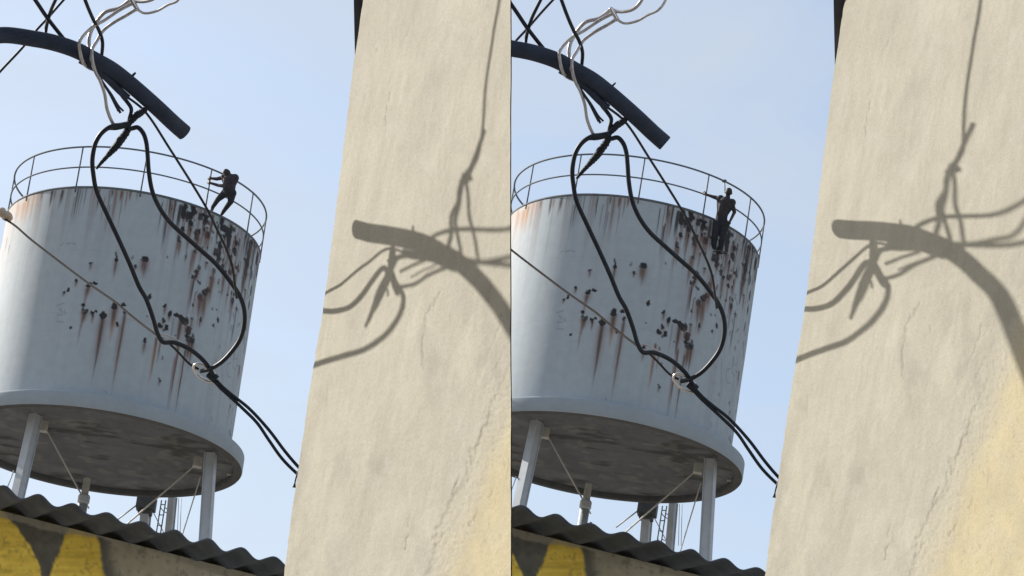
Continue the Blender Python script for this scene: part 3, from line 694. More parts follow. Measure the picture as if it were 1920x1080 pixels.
def paint_shell(a, z):
    """a: arc length round the shell, z: height below the rim (negative)"""
    rgb = np.ones(a.shape + (3,)) * A([.305, .345, .380])
    tone = 1 + .10 * (fbm(a * 1.1 + 20, z * .8 + 30, 5) - .5) + .09 * (fbm(a * 9 + 3, z * .35 + 40, 4) - .5)
    rgb *= tone[..., None]
    # general run-off under the rim and on the weathered right side
    k0 = T0['ac']
    run = sstep(.56, .82, fbm(a * 7.5 + 50, z * .22 + 11, 4)) * np.exp(z / 1.1)
    run2 = sstep(.5, .8, fbm(a * 10 + 70, z * .5 + 5, 4)) * sstep(k0 + .9, k0 + 2.6, a) * np.exp(z / 3.5) * .7
    w = np.clip(.9 * run + run2 * 1.0, 0, 1)
    rgb = rgb * (1 - w[..., None] * .75) + A([.14, .085, .065]) * (w[..., None] * .75)
    chip = sstep(.70, .78, fbm(a * 8 + 7, z * 5 + 60, 3)) * sstep(k0 + 2.2, k0 + 4.2, a) * .75
    rgb = rgb * (1 - chip[..., None]) + A([.05, .055, .06]) * chip[..., None]
    orange = sstep(k0 - 2.6, k0 - 3.9, a) * np.exp(z / .9) * (.35 + .6 * fbm(a * 6, z * .4, 4))
    rgb = rgb * (1 - orange[..., None] * .6) + A([.34, .19, .095]) * orange[..., None] * .6
    wa = a + .045 * (fbm(a * 14 + 3, z * 14, 3) - .5) * 2
    wz = z + .045 * (fbm(a * 14 + 33, z * 14 + 9, 3) - .5) * 2
    hue = [A([.035, .033, .036]), A([.125, .062, .042]), A([.32, .17, .08])]
    M = .0137                                    # metres per pixel on the shell
    rel = np.zeros(a.shape)
    def window(ca, cz, wl, h0, h1):
        return np.where((np.abs(acol - ca) < wl))[0], np.where((zrow < cz + h0) & (zrow > cz - h1))[0]
    acol, zrow = a[0], z[:, 0]
    rr_ = random.Random(5)
    extra = []
    for i in range(46):                          # many short drips under the rim of the weathered side
        aa = rr_.uniform(.9, 3.9) if i < 34 else rr_.uniform(-3.4, .9)
        extra.append((aa, -.01 - (rr_.random() ** 3) * .9, rr_.uniform(.9, 2.2), rr_.uniform(14, 70), rr_.uniform(.35, .85), rr_.choice((0, 0, 1))))
    for dr_ in DRIPS + extra:
        if callable(dr_[0]):
            f_, x, y, hw, ln, k, h = dr_
            p = cyl_hit(T0, *f_(x, y)); ca, cz = T0['arc'](p), min(p[2], -.005)
        else: ca, cz, hw, ln, k, h = dr_
        fs = max(.45, abs(math.cos(ca / TR - T0['ac'] / TR)))
        wl = hw * M / fs * .95; L = ln * M * 1.12
        ci, ri = window(ca, cz, wl * 4 + .05, .1, L * 1.4)
        if not len(ci) or not len(ri): continue
        s_ = np.ix_(ri, ci)
        t = (cz - z[s_]) / L
        prof = sstep(-.06, .03, t) * (1 - sstep(.35, 1.15, t))
        wob = a[s_] + .02 * (fbm(z[s_] * 3 + ca * 7, a[s_] * 0 + 3, 3) - .5)
        m = np.exp(-((wob - ca) / (wl * (1.05 - .45 * np.clip(t, 0, 1)))) ** 2) * prof * k * 1.25 * (.6 + .7 * fbm(a[s_] * 40, z[s_] * 2.2, 3))
        m = np.clip(m, 0, .95)[..., None]
        rgb[s_] = rgb[s_] * (1 - m) + hue[h] * m
    flakes = []
    for i in range(70):                          # crowded small flaking high on the weathered side
        flakes.append((float(np.clip(rr_.gauss(2.35, .75), .8, 4.2)), -.06 - abs(rr_.gauss(0, 1.25)), rr_.uniform(.8, 3.0), rr_.uniform(1.2, 5.0), rr_.choice((0, 6, 14, 30, 44)), rr_.uniform(.7, 1)))
    for sp_ in SPOTS + flakes:
        if callable(sp_[0]):
            f_, x, y, hx, hy, ln, k = sp_
            p = cyl_hit(T0, *f_(x, y)); ca, cz = T0['arc'](p), p[2]
        else: ca, cz, hx, hy, ln, k = sp_
        fs = max(.40, abs(math.cos(ca / TR - T0['ac'] / TR)))
        rx, ry = hx * M / fs * 1.18, hy * M * 1.22; L = ln * M * 1.12
        ci, ri = window(ca, cz, rx * 3 + .08, ry * 2 + .08, L * 1.3 + ry * 2 + .08)
        if not len(ci) or not len(ri): continue
        s_ = np.ix_(ri, ci)
        d = np.hypot((wa[s_] - ca) / rx, (wz[s_] - cz) / ry)
        m = (1 - sstep(.8, 1.12, d)) * k
        if L > 0:
            t = (cz - z[s_]) / L
            st_ = np.exp(-((a[s_] - ca) / (rx * .55 * (1.1 - .5 * np.clip(t, 0, 1)))) ** 2) * sstep(-.02, .05, t) * (1 - sstep(.3, 1.2, t)) * .8 * k
            halo = np.exp(-((a[s_] - ca) / (rx * 1.3)) ** 2) * sstep(-.02, .1, t) * (1 - sstep(.3, 1.2, t)) * .5 * k
            rgb[s_] = rgb[s_] * (1 - halo[..., None]) + A([.165, .095, .072]) * halo[..., None]
            mm = np.clip(st_, 0, .9)[..., None]
            rgb[s_] = rgb[s_] * (1 - mm) + A([.07, .05, .045]) * mm
        m = m[..., None]
        rgb[s_] = rgb[s_] * (1 - m) + A([.022, .022, .026]) * m
        rel[s_] = np.maximum(rel[s_], m[..., 0])
    for pts in SCRAWL:
        q = []
        for x, y in pts:
            p = cyl_hit(T0, x, y); q.append((T0['arc'](p), p[2]))
        c_ = np.mean([v[0] for v in q]); zc = np.mean([v[1] for v in q])
        ci, ri = window(c_, zc, 1.0, 1.2, 1.2)
        s_ = np.ix_(ri, ci)
        m = ((1 - sstep(.008, .03, seg_dist(a[s_], z[s_], q))) * .34)[..., None]
        rgb[s_] = rgb[s_] * (1 - m) + A([.08, .09, .10]) * m
    # welded seam, hardly visible
    for zs in (-1.65, -3.3):
        m = (1 - sstep(.008, .022, np.abs(z - zs + .01 * (fbm(a * 2, z * 0, 2) - .5)))) * .04
        rgb = rgb * (1 - m[..., None])
    return np.clip(rgb, .01, .9), rel

def lathe(name, prof, n=160, smooth=False, closed=False):
    P = A([[[r * math.cos(t), r * math.sin(t), z] for t in np.linspace(0, 2 * math.pi, n, endpoint=False)] for r, z in prof])
    return grid_mesh(name, P[:, ::-1], closed=True, smooth=smooth)

SHARED = {}
def tower_meshes():
    v = T0['M'].T @ (EYE - T0['c']); tc = math.atan2(v[1], v[0])       # direction of the viewer
    T0['ac'] = 0.0
    T0['arc'] = lambda p: TR * ((math.atan2(p[1], p[0]) - tc + math.pi) % (2 * math.pi) - math.pi)
    fr = np.linspace(-1.75, 1.75, 720); bk = np.linspace(1.75, 2 * math.pi - 1.75, 62)[1:-1]
    th = np.concatenate([fr, bk])
    zz = np.linspace(0, -(TH - THL), 380)
    arc = np.concatenate([fr, bk - 2 * math.pi]) * TR
    a, z = np.meshgrid(arc, zz)
    # arc order must stay monotonic for the painter: paint the front only
    rgb = np.ones(a.shape + (3,)) * A([.305, .345, .380]); rel = np.zeros(a.shape)
    c, r_ = paint_shell(a[:, :len(fr)], z[:, :len(fr)])
    rgb[:, :len(fr)] = c; rel[:, :len(fr)] = r_
    rr = TR - .012 * rel + .010 * (fbm(a * .8 + 90, z * .8 + 10, 3) - .5)
    T, Z = np.meshgrid(th + tc, zz)
    P = np.stack([rr * np.cos(T), rr * np.sin(T), Z], -1)
    me = grid_mesh('tank_shell', P, closed=True)
    set_paint(me, rgb.reshape(-1, 3)); me.materials.append(M_TANK)
    SHARED['tank_shell'] = me
    # flange ring round the foot of the shell
    prof = [(TR - .03, -TH + THL + .03), (TRL - .012, -TH + THL), (TRL, -TH + THL - .006), (TRL, -TH + THL - .05), (TRL, -TH + .02), (TRL - .015, -TH)]
    n = 220
    Pz = A([[[r * math.cos(t), r * math.sin(t), zq] for t in np.linspace(0, 2 * math.pi, n, endpoint=False)] for r, zq in prof])
    me = grid_mesh('flange_ring', Pz, closed=True, smooth=False)
    tt, kk = np.meshgrid(np.linspace(0, 2 * math.pi, n, endpoint=False), np.arange(len(prof)))
    col = np.ones(tt.shape + (3,)) * A([.255, .295, .335]) * (1 + .10 * (fbm(np.cos(tt) * 6 + 20, np.sin(tt) * 6 + kk * .3 + 20, 4) - .5))[..., None]
    set_paint(me, col.reshape(-1, 3)); me.materials.append(M_TANK); SHARED['flange_ring'] = me
    prof = [(TRL - .015, -TH - .001), (TRL - .22, -TH - .002), (TRL - .23, -TH + .13)]
    me = lathe('lip_ring', prof); me.materials.append(M_LIP); SHARED['lip_ring'] = me
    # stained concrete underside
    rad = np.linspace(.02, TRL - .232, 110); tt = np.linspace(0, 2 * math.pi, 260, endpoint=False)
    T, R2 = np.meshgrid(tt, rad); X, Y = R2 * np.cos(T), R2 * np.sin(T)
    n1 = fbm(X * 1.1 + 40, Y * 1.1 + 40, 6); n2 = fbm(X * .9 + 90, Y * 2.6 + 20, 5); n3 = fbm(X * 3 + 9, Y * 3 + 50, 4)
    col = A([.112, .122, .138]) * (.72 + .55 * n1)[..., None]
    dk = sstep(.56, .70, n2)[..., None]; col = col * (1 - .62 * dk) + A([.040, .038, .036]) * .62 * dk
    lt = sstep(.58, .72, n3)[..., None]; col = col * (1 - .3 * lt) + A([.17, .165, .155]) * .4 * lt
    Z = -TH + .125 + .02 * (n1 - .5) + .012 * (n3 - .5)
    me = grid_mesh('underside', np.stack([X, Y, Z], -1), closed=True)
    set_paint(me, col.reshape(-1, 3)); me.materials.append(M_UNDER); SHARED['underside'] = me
    V, Fc = torus_vf(TR - .012, .035, .012, 160, 6)
    me = mesh('rim_edge', V, Fc, True); me.materials.append(M_RAIL); SHARED['rim_edge'] = me
    P2 = A([[[r * math.cos(t), r * math.sin(t), zq] for t in np.linspace(0, 2 * math.pi, 96, endpoint=False)] for r, zq in ((TR - .02, -.01), (.02, .10))])
    me = grid_mesh('roof_plate', P2, closed=True, smooth=False); me.materials.append(M_GREY); SHARED['roof_plate'] = me
    for nm, zq, r in (('top_rail', RAIL_H, .024), ('mid_rail', RAIL_H * .5, .020)):
        me = mesh(nm, *torus_vf(TR, r, zq, 160, 8), smooth=True); me.materials.append(M_RAIL); SHARED[nm] = me
    me = mesh('post', *tube_vf(A([(0, 0, -.12), (0, 0, .4), (0, 0, RAIL_H)]), .019, 8), smooth=True); me.materials.append(M_RAIL); SHARED['post'] = me
    th_ = []
    for x, y in ((50, 371), (142, 354), (264, 359), (385, 392), (463, 437)):
        p = cyl_hit(T0, x, y); th_.append(math.atan2(p[1], p[0]))
    return tc, th_

TC, POSTS = tower_meshes()

def tpart(name, me, m, root, L, loc=(0, 0, 0)):
    o = link(name, me, m, root); o.location = (loc[0], loc[1], L + loc[2]); return o

def build_tower(tw, label):
    c, M = tw['c'], tw['M']
    L = c[2] / M[2, 2]                                           # length down the axis to the ground
    root = thing('water_tower', label, 'water tower', tuple(c - M[:, 2] * L), 'raised grey water tanks')
    root.rotation_mode = 'QUATERNION'
    root.rotation_quaternion = Matrix(M.tolist()).to_quaternion()
    P = lambda n_, V, Fc, m, sm=False: tpart(n_, mesh(n_, V, Fc, sm), m, root, L)
    for k in ('tank_shell', 'flange_ring', 'lip_ring', 'underside', 'rim_edge', 'roof_plate', 'top_rail', 'mid_rail'):
        tpart(k, SHARED[k], None, root, L)
    # railing posts: those the photo shows, then evenly round the back
    sp = abs(POSTS[-1] - POSTS[0]) / 4
    front = sorted(POSTS)
    pt = list(front); nrest = max(1, round((2 * math.pi - (front[-1] - front[0])) / sp) - 1)
    for i in range(nrest): pt.append(front[-1] + (2 * math.pi - (front[-1] - front[0])) * (i + 1) / (nrest + 1))
    for t in pt:
        tpart('post', SHARED['post'], None, root, L, (TR * math.cos(t), TR * math.sin(t), 0))
    # everything below is laid out on the first tower and copied to the second (it is turned by SPIN)
    zb = -TH + .14
    def leg_line(top, bot):
        a = plane_hit(T0, *top, zb); n_ = A([-a[1], a[0], 0]); n_ /= np.linalg.norm(n_)
        o, v = loc_ray(T0, *bot); b = o + v * (-(o @ n_) / (v @ n_))
        d = b - a; d /= -d[2]
        rad = a[:2] / np.linalg.norm(a[:2]); sl = float(np.clip(d[:2] @ rad, 0.0, .22))
        return a, A([rad[0] * sl, rad[1] * sl, -1.0])
    legs = [((68, 777), (36, 918), .27, .22), ((395, 849), (385.5, 1000), .27, .22), ((276, 936), (273, 975), .28, .22), ((324, 932), (319, 985), .18, .18), ((-60, 842), (-100, 900), .27, .22)]
    tops = []
    for tp, bt, w, t in legs:
        a, d = leg_line(tp, bt)
        up = A([a[0], a[1], 0]); e = a + d * (L + a[2] + .2) / 1.0
        e = a + d * (L + a[2])
        V, Fc = beam_vf(a, e, t, w, up=up)
        # I-section feel: two flanges and a recessed web
        x = np.cross(up, d); x /= np.linalg.norm(x); y = np.cross(d / np.linalg.norm(d), x)
        f1 = beam_vf(a + y * w * .46, e + y * w * .46, t, w * .08, up=up)
        f2 = beam_vf(a - y * w * .46, e - y * w * .46, t, w * .08, up=up)
        wb = beam_vf(a, e, t * .72, w * .84, up=up)
        P('leg', *merge(f1, f2, wb), M_GREY)
        tops.append((a, d))
    ad = lambda i, px: None
    # round standpipe with its collar and cap
    a = plane_hit(T0, 164, 896, zb)
    dd = A([0, 0, -1.0])
    pc = P('standpipe', *tube_vf(A([a + dd * .55, a + dd * 3, a + dd * (L + a[2])]), .125, 18), M_GREY, True)
    q = link('cap', mesh('cap', *tube_vf(A([a, a + dd * .3, a + dd * .56]), .095, 14), smooth=False), M_PALEBOX, pc)
    q = link('collar', mesh('collar', *tube_vf(A([a + dd * .46, a + dd * .5, a + dd * .66, a + dd * .70]), [.13, .155, .155, .13], 18)), M_GREY, pc)
    q = link('valve', mesh('valve', *merge(tube_vf(A([a + dd * 1.15 + A([.1, 0, 0]), a + dd * 1.15 + A([.24, 0, 0])]), .045, 10), tube_vf(A([a + dd * 1.02 + A([.21, 0, 0]), a + dd * 1.28 + A([.21, 0, 0])]), .03, 8))), M_RAIL, pc)
    # pale brackets beside the front legs
    for px, py, w in ((83.5, 797, .21), (372.5, 864, .22)):
        b = plane_hit(T0, px, py - 7, zb) + A([0, 0, -.13])
        P('bracket', *box_vf(b, w, w, .26, rotm(0, 0, TC)), M_PALEBOX)
    b = plane_hit(T0, 434, 888, zb); P('pad', *box_vf(b + A([0, 0, -.02]), .22, .12, .05), M_PALEBOX)
    # gusset block over the middle back leg
    b = tops[2][0] + A([0, 0, -.12]); P('gusset', *merge(box_vf(b, .50, .42, .34), box_vf(b + A([0, 0, -.22]), .36, .34, .14)), M_LIP)
    # brace rods
    def at_leg(i, px, py):                                        # point of leg line nearest the sight line
        a_, d_ = tops[i]; o, v = loc_ray(T0, px, py); w0 = a_ - o
        A2, B2, C2, D2, E2 = d_ @ d_, d_ @ v, v @ v, d_ @ w0, v @ w0
        t = (A2 * E2 - B2 * D2) / (A2 * C2 - B2 * B2)
        return o + v * t
    b0 = plane_hit(T0, 86, 806, zb) + A([0, 0, -.2])
    def depth_like(p, px, py):
        o, v = loc_ray(T0, px, py); return o + v * ((p - o) @ v / (v @ v))
    ends = [(plane_hit(T0, 88, 808, zb - .12), depth_like(a + dd * .75, 147, 917), .022), (plane_hit(T0, 366, 872, zb - .14), at_leg(2, 240, 981), .024),
            (depth_like(tops[2][0] + A([0, 0, -.3]), 259, 945), at_leg(2, 226, 970), .020), (at_leg(1, 376, 894), at_leg(3, 345, 993), .016),
            (at_leg(0, 26, 882), depth_like(tops[0][0] - A([0, 0, 1.6]), 13, 916), .016), (at_leg(3, 335, 934), at_leg(3, 333, 992), .008), (at_leg(3, 340, 934), at_leg(3, 338, 992), .008), (at_leg(2, 287, 960), at_leg(2, 303, 991), .012)]
    for p, q_, r in ends:
        e = p + (q_ - p) * 1.35
        P('brace_rod', *tube_vf(A([p, (p + e) / 2, e]), r, 8), M_ROD, True)
    # caged ladder at the back
    l0, l1 = at_leg(3, 303, 938), at_leg(3, 311, 938)
    lad = tpart('ladder', mesh('ladder', *merge(*[tube_vf(A([p, p + A([0, 0, -3]), p + A([0, 0, -(L + p[2])])]), .018, 6) for p in (l0, l1)])), M_RAIL, root, L)
    rung = mesh('rung', *tube_vf(A([l0, (l0 + l1) / 2, l1]), .014, 6)); rung.materials.append(M_RAIL)
    for k in range(14):
        r = link('rung', rung, None, lad); r.location = (0, 0, -.12 - .28 * k)
    cage = l0 + (l0 - l1) * .0
    out = (l0 + l1) / 2; o2 = out / np.linalg.norm(out[:2]) * A([1, 1, 0]) * .5
    for k in range(5):
        hp = [l0 + A([0, 0, -.2 - .7 * k]), l0 * .9 + l1 * .1 + o2 * .8 + (l0 - l1) * .5 + A([0, 0, -.2 - .7 * k]), out + o2 + A([0, 0, -.2 - .7 * k]), l1 * .9 + l0 * .1 + o2 * .8 + (l1 - l0) * .5 + A([0, 0, -.2 - .7 * k]), l1 + A([0, 0, -.2 - .7 * k])]
        link('cage_hoop', mesh('cage_hoop', *tube_vf(catmull(A(hp), 6), .012, 6)), M_RAIL, lad)
    if tw['side'] == 'right':                                     # foot iron under the boots
        p = cyl_hit(tw, 1338, 472.5); q_ = cyl_hit(tw, 1352, 475.5)
        u = lambda w, o_: A([w[0] * (1 + o_ / TR), w[1] * (1 + o_ / TR), w[2]])
        tpart('foot_iron', mesh('foot_iron', *tube_vf(catmull(A([u(p, -.03), u(p, .17), u(q_, .17), u(q_, -.03)]), 4), .016, 8)), M_LIP, root, L)
    return root

build_tower(TOWERS[0], 'rust-streaked grey water tank on legs left of the middle wall, person leaning on its rim')
build_tower(TOWERS[1], 'rust-streaked grey water tank on legs between the two walls, person climbing down its side')

# ------------------------------------------------------------------ low buildings with corrugated eaves
def build_shed(ox, oy, label, d_ref, x_start=-75):
    zr = at(77 + ox, 929 + oy, d_ref)[2]
    n = A([0, 0, 1.0]); Z0 = A([0, 0, zr])
    E0, E1 = hit(x_start + ox, 893 + (x_start + 75) * .256 + oy, Z0, n), hit(640 + ox, 1076 + oy, Z0, n)
    u = E1 - E0; Lu = np.linalg.norm(u); u /= Lu
    v = np.cross(n, u); v = v if v[1] > 0 else -v                     # away from the viewer
    c1, c2 = hit(77 + ox, 929 + oy, Z0, n), hit(400 + ox, 1009 + oy, Z0, n)
    s1, s2 = (c1 - E0) @ u, (c2 - E0) @ u; pitch = (s2 - s1) / 5
    root = thing('shed_building', label, 'building', tuple((E0 + v * 2) * A([1, 1, 0])), 'sheds with corrugated eaves')
    over = .46; amp = .021; slope = .07
    su = np.arange(0, Lu, pitch / 14); sv = A([0, .1, .22, .34, over, .7, 1.2, 1.8])
    def surf(dz, nse=0):
        U, V = np.meshgrid(su, sv)
        w = amp * np.cos(2 * math.pi * (U - s1) / pitch) * (1 + .12 * np.sin(U * 5.3)) + .006 * np.sin(U * 2.1)
        lip = .012 * (fbm(U * 3 + 5, V * 0 + 2, 3) - .5)
        return E0 + u * U[..., None] + v * (V + lip)[..., None] + n * (slope * V + w - amp + dz)[..., None]
    top, bot = surf(.007), surf(0)
    T_, B_ = grid_mesh('roof_sheet', bot), None
    nr, nc = bot.shape[:2]
    V = np.concatenate([bot.reshape(-1, 3), top.reshape(-1, 3)]); N = nr * nc
    Fc = []
    for i in range(nr - 1):
        for j in range(nc - 1):
            a_ = i * nc + j
            Fc.append((a_, a_ + nc, a_ + nc + 1, a_ + 1)); Fc.append((N + a_, N + a_ + 1, N + a_ + nc + 1, N + a_ + nc))
    for j in range(nc - 1): Fc.append((j, j + 1, N + j + 1, N + j))
    for i in range(nr - 1):
        Fc.append((i * nc + nc - 1, (i + 1) * nc + nc - 1, N + (i + 1) * nc + nc - 1, N + i * nc + nc - 1)); Fc.append(((i + 1) * nc, i * nc, N + i * nc, N + (i + 1) * nc))
    bpy.data.meshes.remove(T_)
    child('corrugated_sheet', mesh('corrugated_sheet', V, Fc, True), M_SHEET, root)
    # painted front wall
    F0 = E0 + v * over; zt = zr + slope * over - amp * 2 + .004
    gu = np.linspace(0, Lu, 300); gz = np.concatenate([np.linspace(zt, zt - 1.2, 150), [zt - 2, 0.0]])
    U, Zg = np.meshgrid(gu, gz)
    Pf = F0 + u * U[..., None]; Pf[..., 2] = Zg
    q = Pf - EYE; dq = q @ CF
    X = 960 + FPX * (q @ CR) / dq - ox; Y = 540 - FPX * (q @ CU) / dq - oy
    wx = X + 9 * (fbm(X / 14, Y / 14, 4) - .5); wy = Y + 7 * (fbm(X / 20 + 5, Y / 20, 3) - .5)
    yel = A([.86, .62, .11]); ydk = A([.76, .50, .07]); dark = A([.135, .13, .11]); grey = A([.42, .385, .28]); pale = A([.60, .57, .46])
    yv = fbm(X / 40 + 3, Y / 7, 4)[..., None]
    col = yel * (.55 + .9 * yv) * .8 + ydk * .2
    # dark inverted triangle
    tl = np.interp(wy, [960, 985, 1020, 1050, 1085, 1120], [8, 30, 52, 72, 79, 83]); trr = np.interp(wy, [960, 1000, 1030, 1060, 1085, 1120], [150, 124, 112, 100, 93, 90])
    m = (sstep(-3, 3, wx - tl) * (1 - sstep(-3, 3, wx - trr)))[..., None]
    col = col * (1 - m) + dark * m * (.7 + .6 * fbm(X / 25 + 40, Y / 25, 4))[..., None]
    bx = np.interp(wy, [980, 1005, 1080, 1140], [172, 180, 194, 204])
    m = sstep(-2, 6, wx - bx)[..., None]
    gcol = dark * 1.1 + (grey - dark * 1.1) * sstep(0, 30, wx - bx - 8)[..., None]
    gcol = gcol + (pale - grey) * sstep(40, 230, wx - bx)[..., None]
    gcol = gcol * (.8 + .4 * fbm(X / 30 + 9, Y / 30 + 4, 5))[..., None]
    col = col * (1 - m) + gcol * m
    # worn cement strip under the sheet
    top_y = np.interp(X, [3, 94, 189, 283, 378, 441, 520], [966, 991, 1006, 1028, 1063, 1082, 1106])
    strip = (1 - sstep(4, 9, wy - top_y + 4 * fbm(X / 12, Y * 0, 3)))[..., None] * .75
    col = col * (1 - strip) + A([.40, .37, .29]) * strip
    dirt = sstep(.60, .72, fbm(X / 9 + 60, Y / 9 + 60, 4))[..., None] * .35
    col = col * (1 - dirt) + dark * .6 * dirt
    me = grid_mesh('front_wall', Pf)
    set_paint(me, np.clip(col, .01, .9).reshape(-1, 3))
    child('front_wall', me, M_FACADE, root)
    # side and back walls
    V = []; e = .006
    for p in (F0 + v * e, F0 + u * Lu + v * e, F0 + u * Lu + v * 1.3, F0 + v * 1.3):
        V += [p * A([1, 1, 0]), p * A([1, 1, 0]) + A([0, 0, zt])]
    child('side_wall', mesh('side_wall', V, [(0, 1, 7, 6), (2, 4, 5, 3), (4, 6, 7, 5)]), M_PLASTER_SIDE, root)

build_shed(0, 0, 'yellow and grey painted shed under a dark corrugated eave at the lower left', 15.5)
build_shed(907, 20, 'yellow and grey painted shed under a dark corrugated eave between the two walls', 17.5, -5)

# ------------------------------------------------------------------ people on the tanks
def capsule(p, q, r0, r1, seg=14, rings=5):
    p, q = A(p, float), A(q, float)
    x, y, d = frame_from(q - p if np.linalg.norm(q - p) > 1e-6 else A([0, 0, 1.0]))
    V, Fc = [], []
    rows = [(p - d * r0 * math.sin(t), r0 * math.cos(t)) for t in np.linspace(math.pi / 2 * .97, 0, rings)] + [(q + d * r1 * math.sin(t), r1 * math.cos(t)) for t in np.linspace(0, math.pi / 2 * .97, rings)]
    for c, r in rows:
        for k in range(seg):
            t = 2 * math.pi * k / seg; V.append(c + r * (x * math.cos(t) + y * math.sin(t)))
    for i in range(len(rows) - 1):
        for k in range(seg):
            k2 = (k + 1) % seg; Fc.append((i * seg + k, i * seg + k2, (i + 1) * seg + k2, (i + 1) * seg + k))
    Fc.append(tuple(reversed(range(seg)))); Fc.append(tuple(range((len(rows) - 1) * seg, len(rows) * seg)))
    return V, Fc

def build_person(label, tw, J, bones, mats, hands, base):
    """J: joint -> (px, py, depth); bones: (joint, joint, r0, r1, material index)"""
    Pj = {k: at(*v) for k, v in J.items()}
    segs = []
    for a, b, r0, r1, mi in bones:
        pa = Pj[a] if isinstance(a, str) else a; pb = Pj[b] if isinstance(b, str) else b
        segs.append((pa, pb, r0, r1, mi))
    # head: egg with nose, ears and chin, looking where 'look' points
    h, nk = Pj['head'], Pj['neck']
    up = h - nk; up /= np.linalg.norm(up)
    lk = A(J and base['look'], float); lk = lk - up * (lk @ up); lk /= np.linalg.norm(lk); sd = np.cross(up, lk)
    segs += [(h + up * .02 - lk * .015, h + up * .045 + lk * .012, .088, .084, 1), (h - up * .055 + lk * .035, h + up * .01 + lk * .03, .052, .072, 0), (h + lk * .098 + up * .0, h + lk * .112 - up * .028, .010, .014, 0),
             (h + sd * .083 + up * .015, h + sd * .086 - up * .02, .014, .011, 0), (h - sd * .083 + up * .015, h - sd * .086 - up * .02, .014, .011, 0), (h + lk * .092 - up * .055, h + lk * .094 - up * .056, .012, .012, 0)]
    for wrist, grip, axis in hands:
        w, g_ = Pj[wrist], Pj[grip]; d = g_ - w; d /= np.linalg.norm(d)
        ax = A(axis, float); ax = ax - d * (ax @ d); ax /= np.linalg.norm(ax); nn = np.cross(d, ax)
        pc = g_
        segs += [(w, w + (pc - w) * .6, .028, .034, 0), (pc - ax * .03 - d * .02, pc + ax * .03 - d * .02, .020, .020, 0)]
        for k, (o_, l_) in enumerate(((-.034, .030), (-.012, .034), (.011, .033), (.033, .026))):
            k1 = pc + ax * o_ + d * .012; k2 = k1 + d * l_ + nn * .012; k3 = k2 + nn * l_ * .9 - d * .012
            segs += [(pc + ax * o_ - d * .02, k1, .0105, .010, 0), (k1, k2, .010, .0092, 0), (k2, k3, .0092, .008, 0)]
        t1 = pc - ax * .055 + nn * .022 - d * .005; segs += [(pc - ax * .028 - d * .045, t1, .013, .011, 0), (t1, t1 + d * .025 + nn * .02, .011, .009, 0)]
    V, Fc = merge(*[capsule(p, q, r0, r1) for p, q, r0, r1, _ in segs])
    org = A(base['at'])
    me = mesh('body_raw', [v - org for v in V], Fc)
    o = bpy.data.objects.new('body_raw', me); COL.objects.link(o)
    md = o.modifiers.new('r', 'REMESH'); md.mode = 'VOXEL'; md.voxel_size = .0085
    ms = o.modifiers.new('s', 'SMOOTH'); ms.factor = .5; ms.iterations = 3
    dg = bpy.context.evaluated_depsgraph_get()
    em = bpy.data.meshes.new_from_object(o.evaluated_get(dg))
    bpy.data.objects.remove(o); bpy.data.meshes.remove(me)
    em.name = 'body'
    em.materials.clear()
    for m in mats: em.materials.append(m)
    nf = len(em.polygons); ctr = np.empty(nf * 3, np.float32); em.polygons.foreach_get('center', ctr); ctr = ctr.reshape(-1, 3) + org
    best = np.full(nf, 1e9); mi_ = np.zeros(nf, np.int32)
    for p, q, r0, r1, mi in segs:
        d = q - p; t = np.clip(((ctr - p) @ d) / max(1e-9, d @ d), 0, 1)
        dist = np.linalg.norm(ctr - p - t[:, None] * d, axis=1) - (r0 + (r1 - r0) * t)
        s_ = dist < best; best[s_] = dist[s_]; mi_[s_] = mi
    em.polygons.foreach_set('material_index', mi_); em.polygons.foreach_set('use_smooth', np.ones(nf, bool)); em.update()
    b = bpy.data.objects.new('person', em); COL.objects.link(b); b.location = tuple(org)
    tag(b, label, 'person')
    return b

def rim_depth(tw, px, py):
    p = tw['c'] + tw['M'] @ cyl_hit(tw, px, py); return float((p - EYE) @ CF)

tw = TOWERS[0]; d = rim_depth(tw, 408, 402); f0 = d - .02
dp = float((tw['c'] + tw['M'] @ cyl_hit(tw, 388, 368) - EYE) @ CF)      # the post he holds
J = dict(head=(425.8, 325.5, d - .32), neck=(428.5, 331.5, d - .28), chest=(430.5, 338, d - .30), waist=(430, 351, d - .28), pelvis=(429, 358, d - .26),
         shl=(421.5, 332.5, d - .20), shr=(440, 334, d - .32), elA=(406, 335.5, d - .14), wrA=(396, 334.5, dp - .03), hdA=(392, 334, dp),
         elB=(424, 349.5, d - .42), elB2=(409, 347.5, d - .22), wrB=(395, 343.3, dp - .03), hdB=(391.2, 342, dp),
         hipL=(423, 361, d - .22), hipR=(435, 362, d - .26), knL=(409, 373.5, d - .20), anL=(399, 388, d - .06), toL=(397.5, 393, d + .04),
         knR=(432.5, 378, d - .22), anR=(419, 396.5, d - .08), toR=(416, 401, d + .02))
bones = [('neck', 'head', .055, .06, 0), ('neck', 'chest', .075, .15, 2), ('shl', 'shr', .075, .085, 2), ('chest', 'waist', .172, .158, 2), ('waist', 'pelvis', .155, .158, 3), ('shl', 'waist', .10, .12, 2), ('shr', 'waist', .11, .13, 2),
         ('shl', 'elA', .058, .046, 2), ('elA', 'wrA', .044, .032, 2), ('shr', 'elB', .060, .050, 2), ('elB', 'elB2', .048, .042, 2), ('elB2', 'wrB', .042, .032, 2), ('pelvis', 'hipL', .13, .11, 3), ('pelvis', 'hipR', .13, .115, 3),
         ('hipL', 'knL', .105, .070, 3), ('knL', 'anL', .068, .050, 3), ('anL', 'toL', .050, .042, 4), ('hipR', 'knR', .110, .078, 3), ('knR', 'anR', .074, .050, 3), ('anR', 'toR', .050, .042, 4)]
MATS_A = [M_SKIN, M_HAIR, M_SHIRT_A, M_TROUSER, M_SHOE]
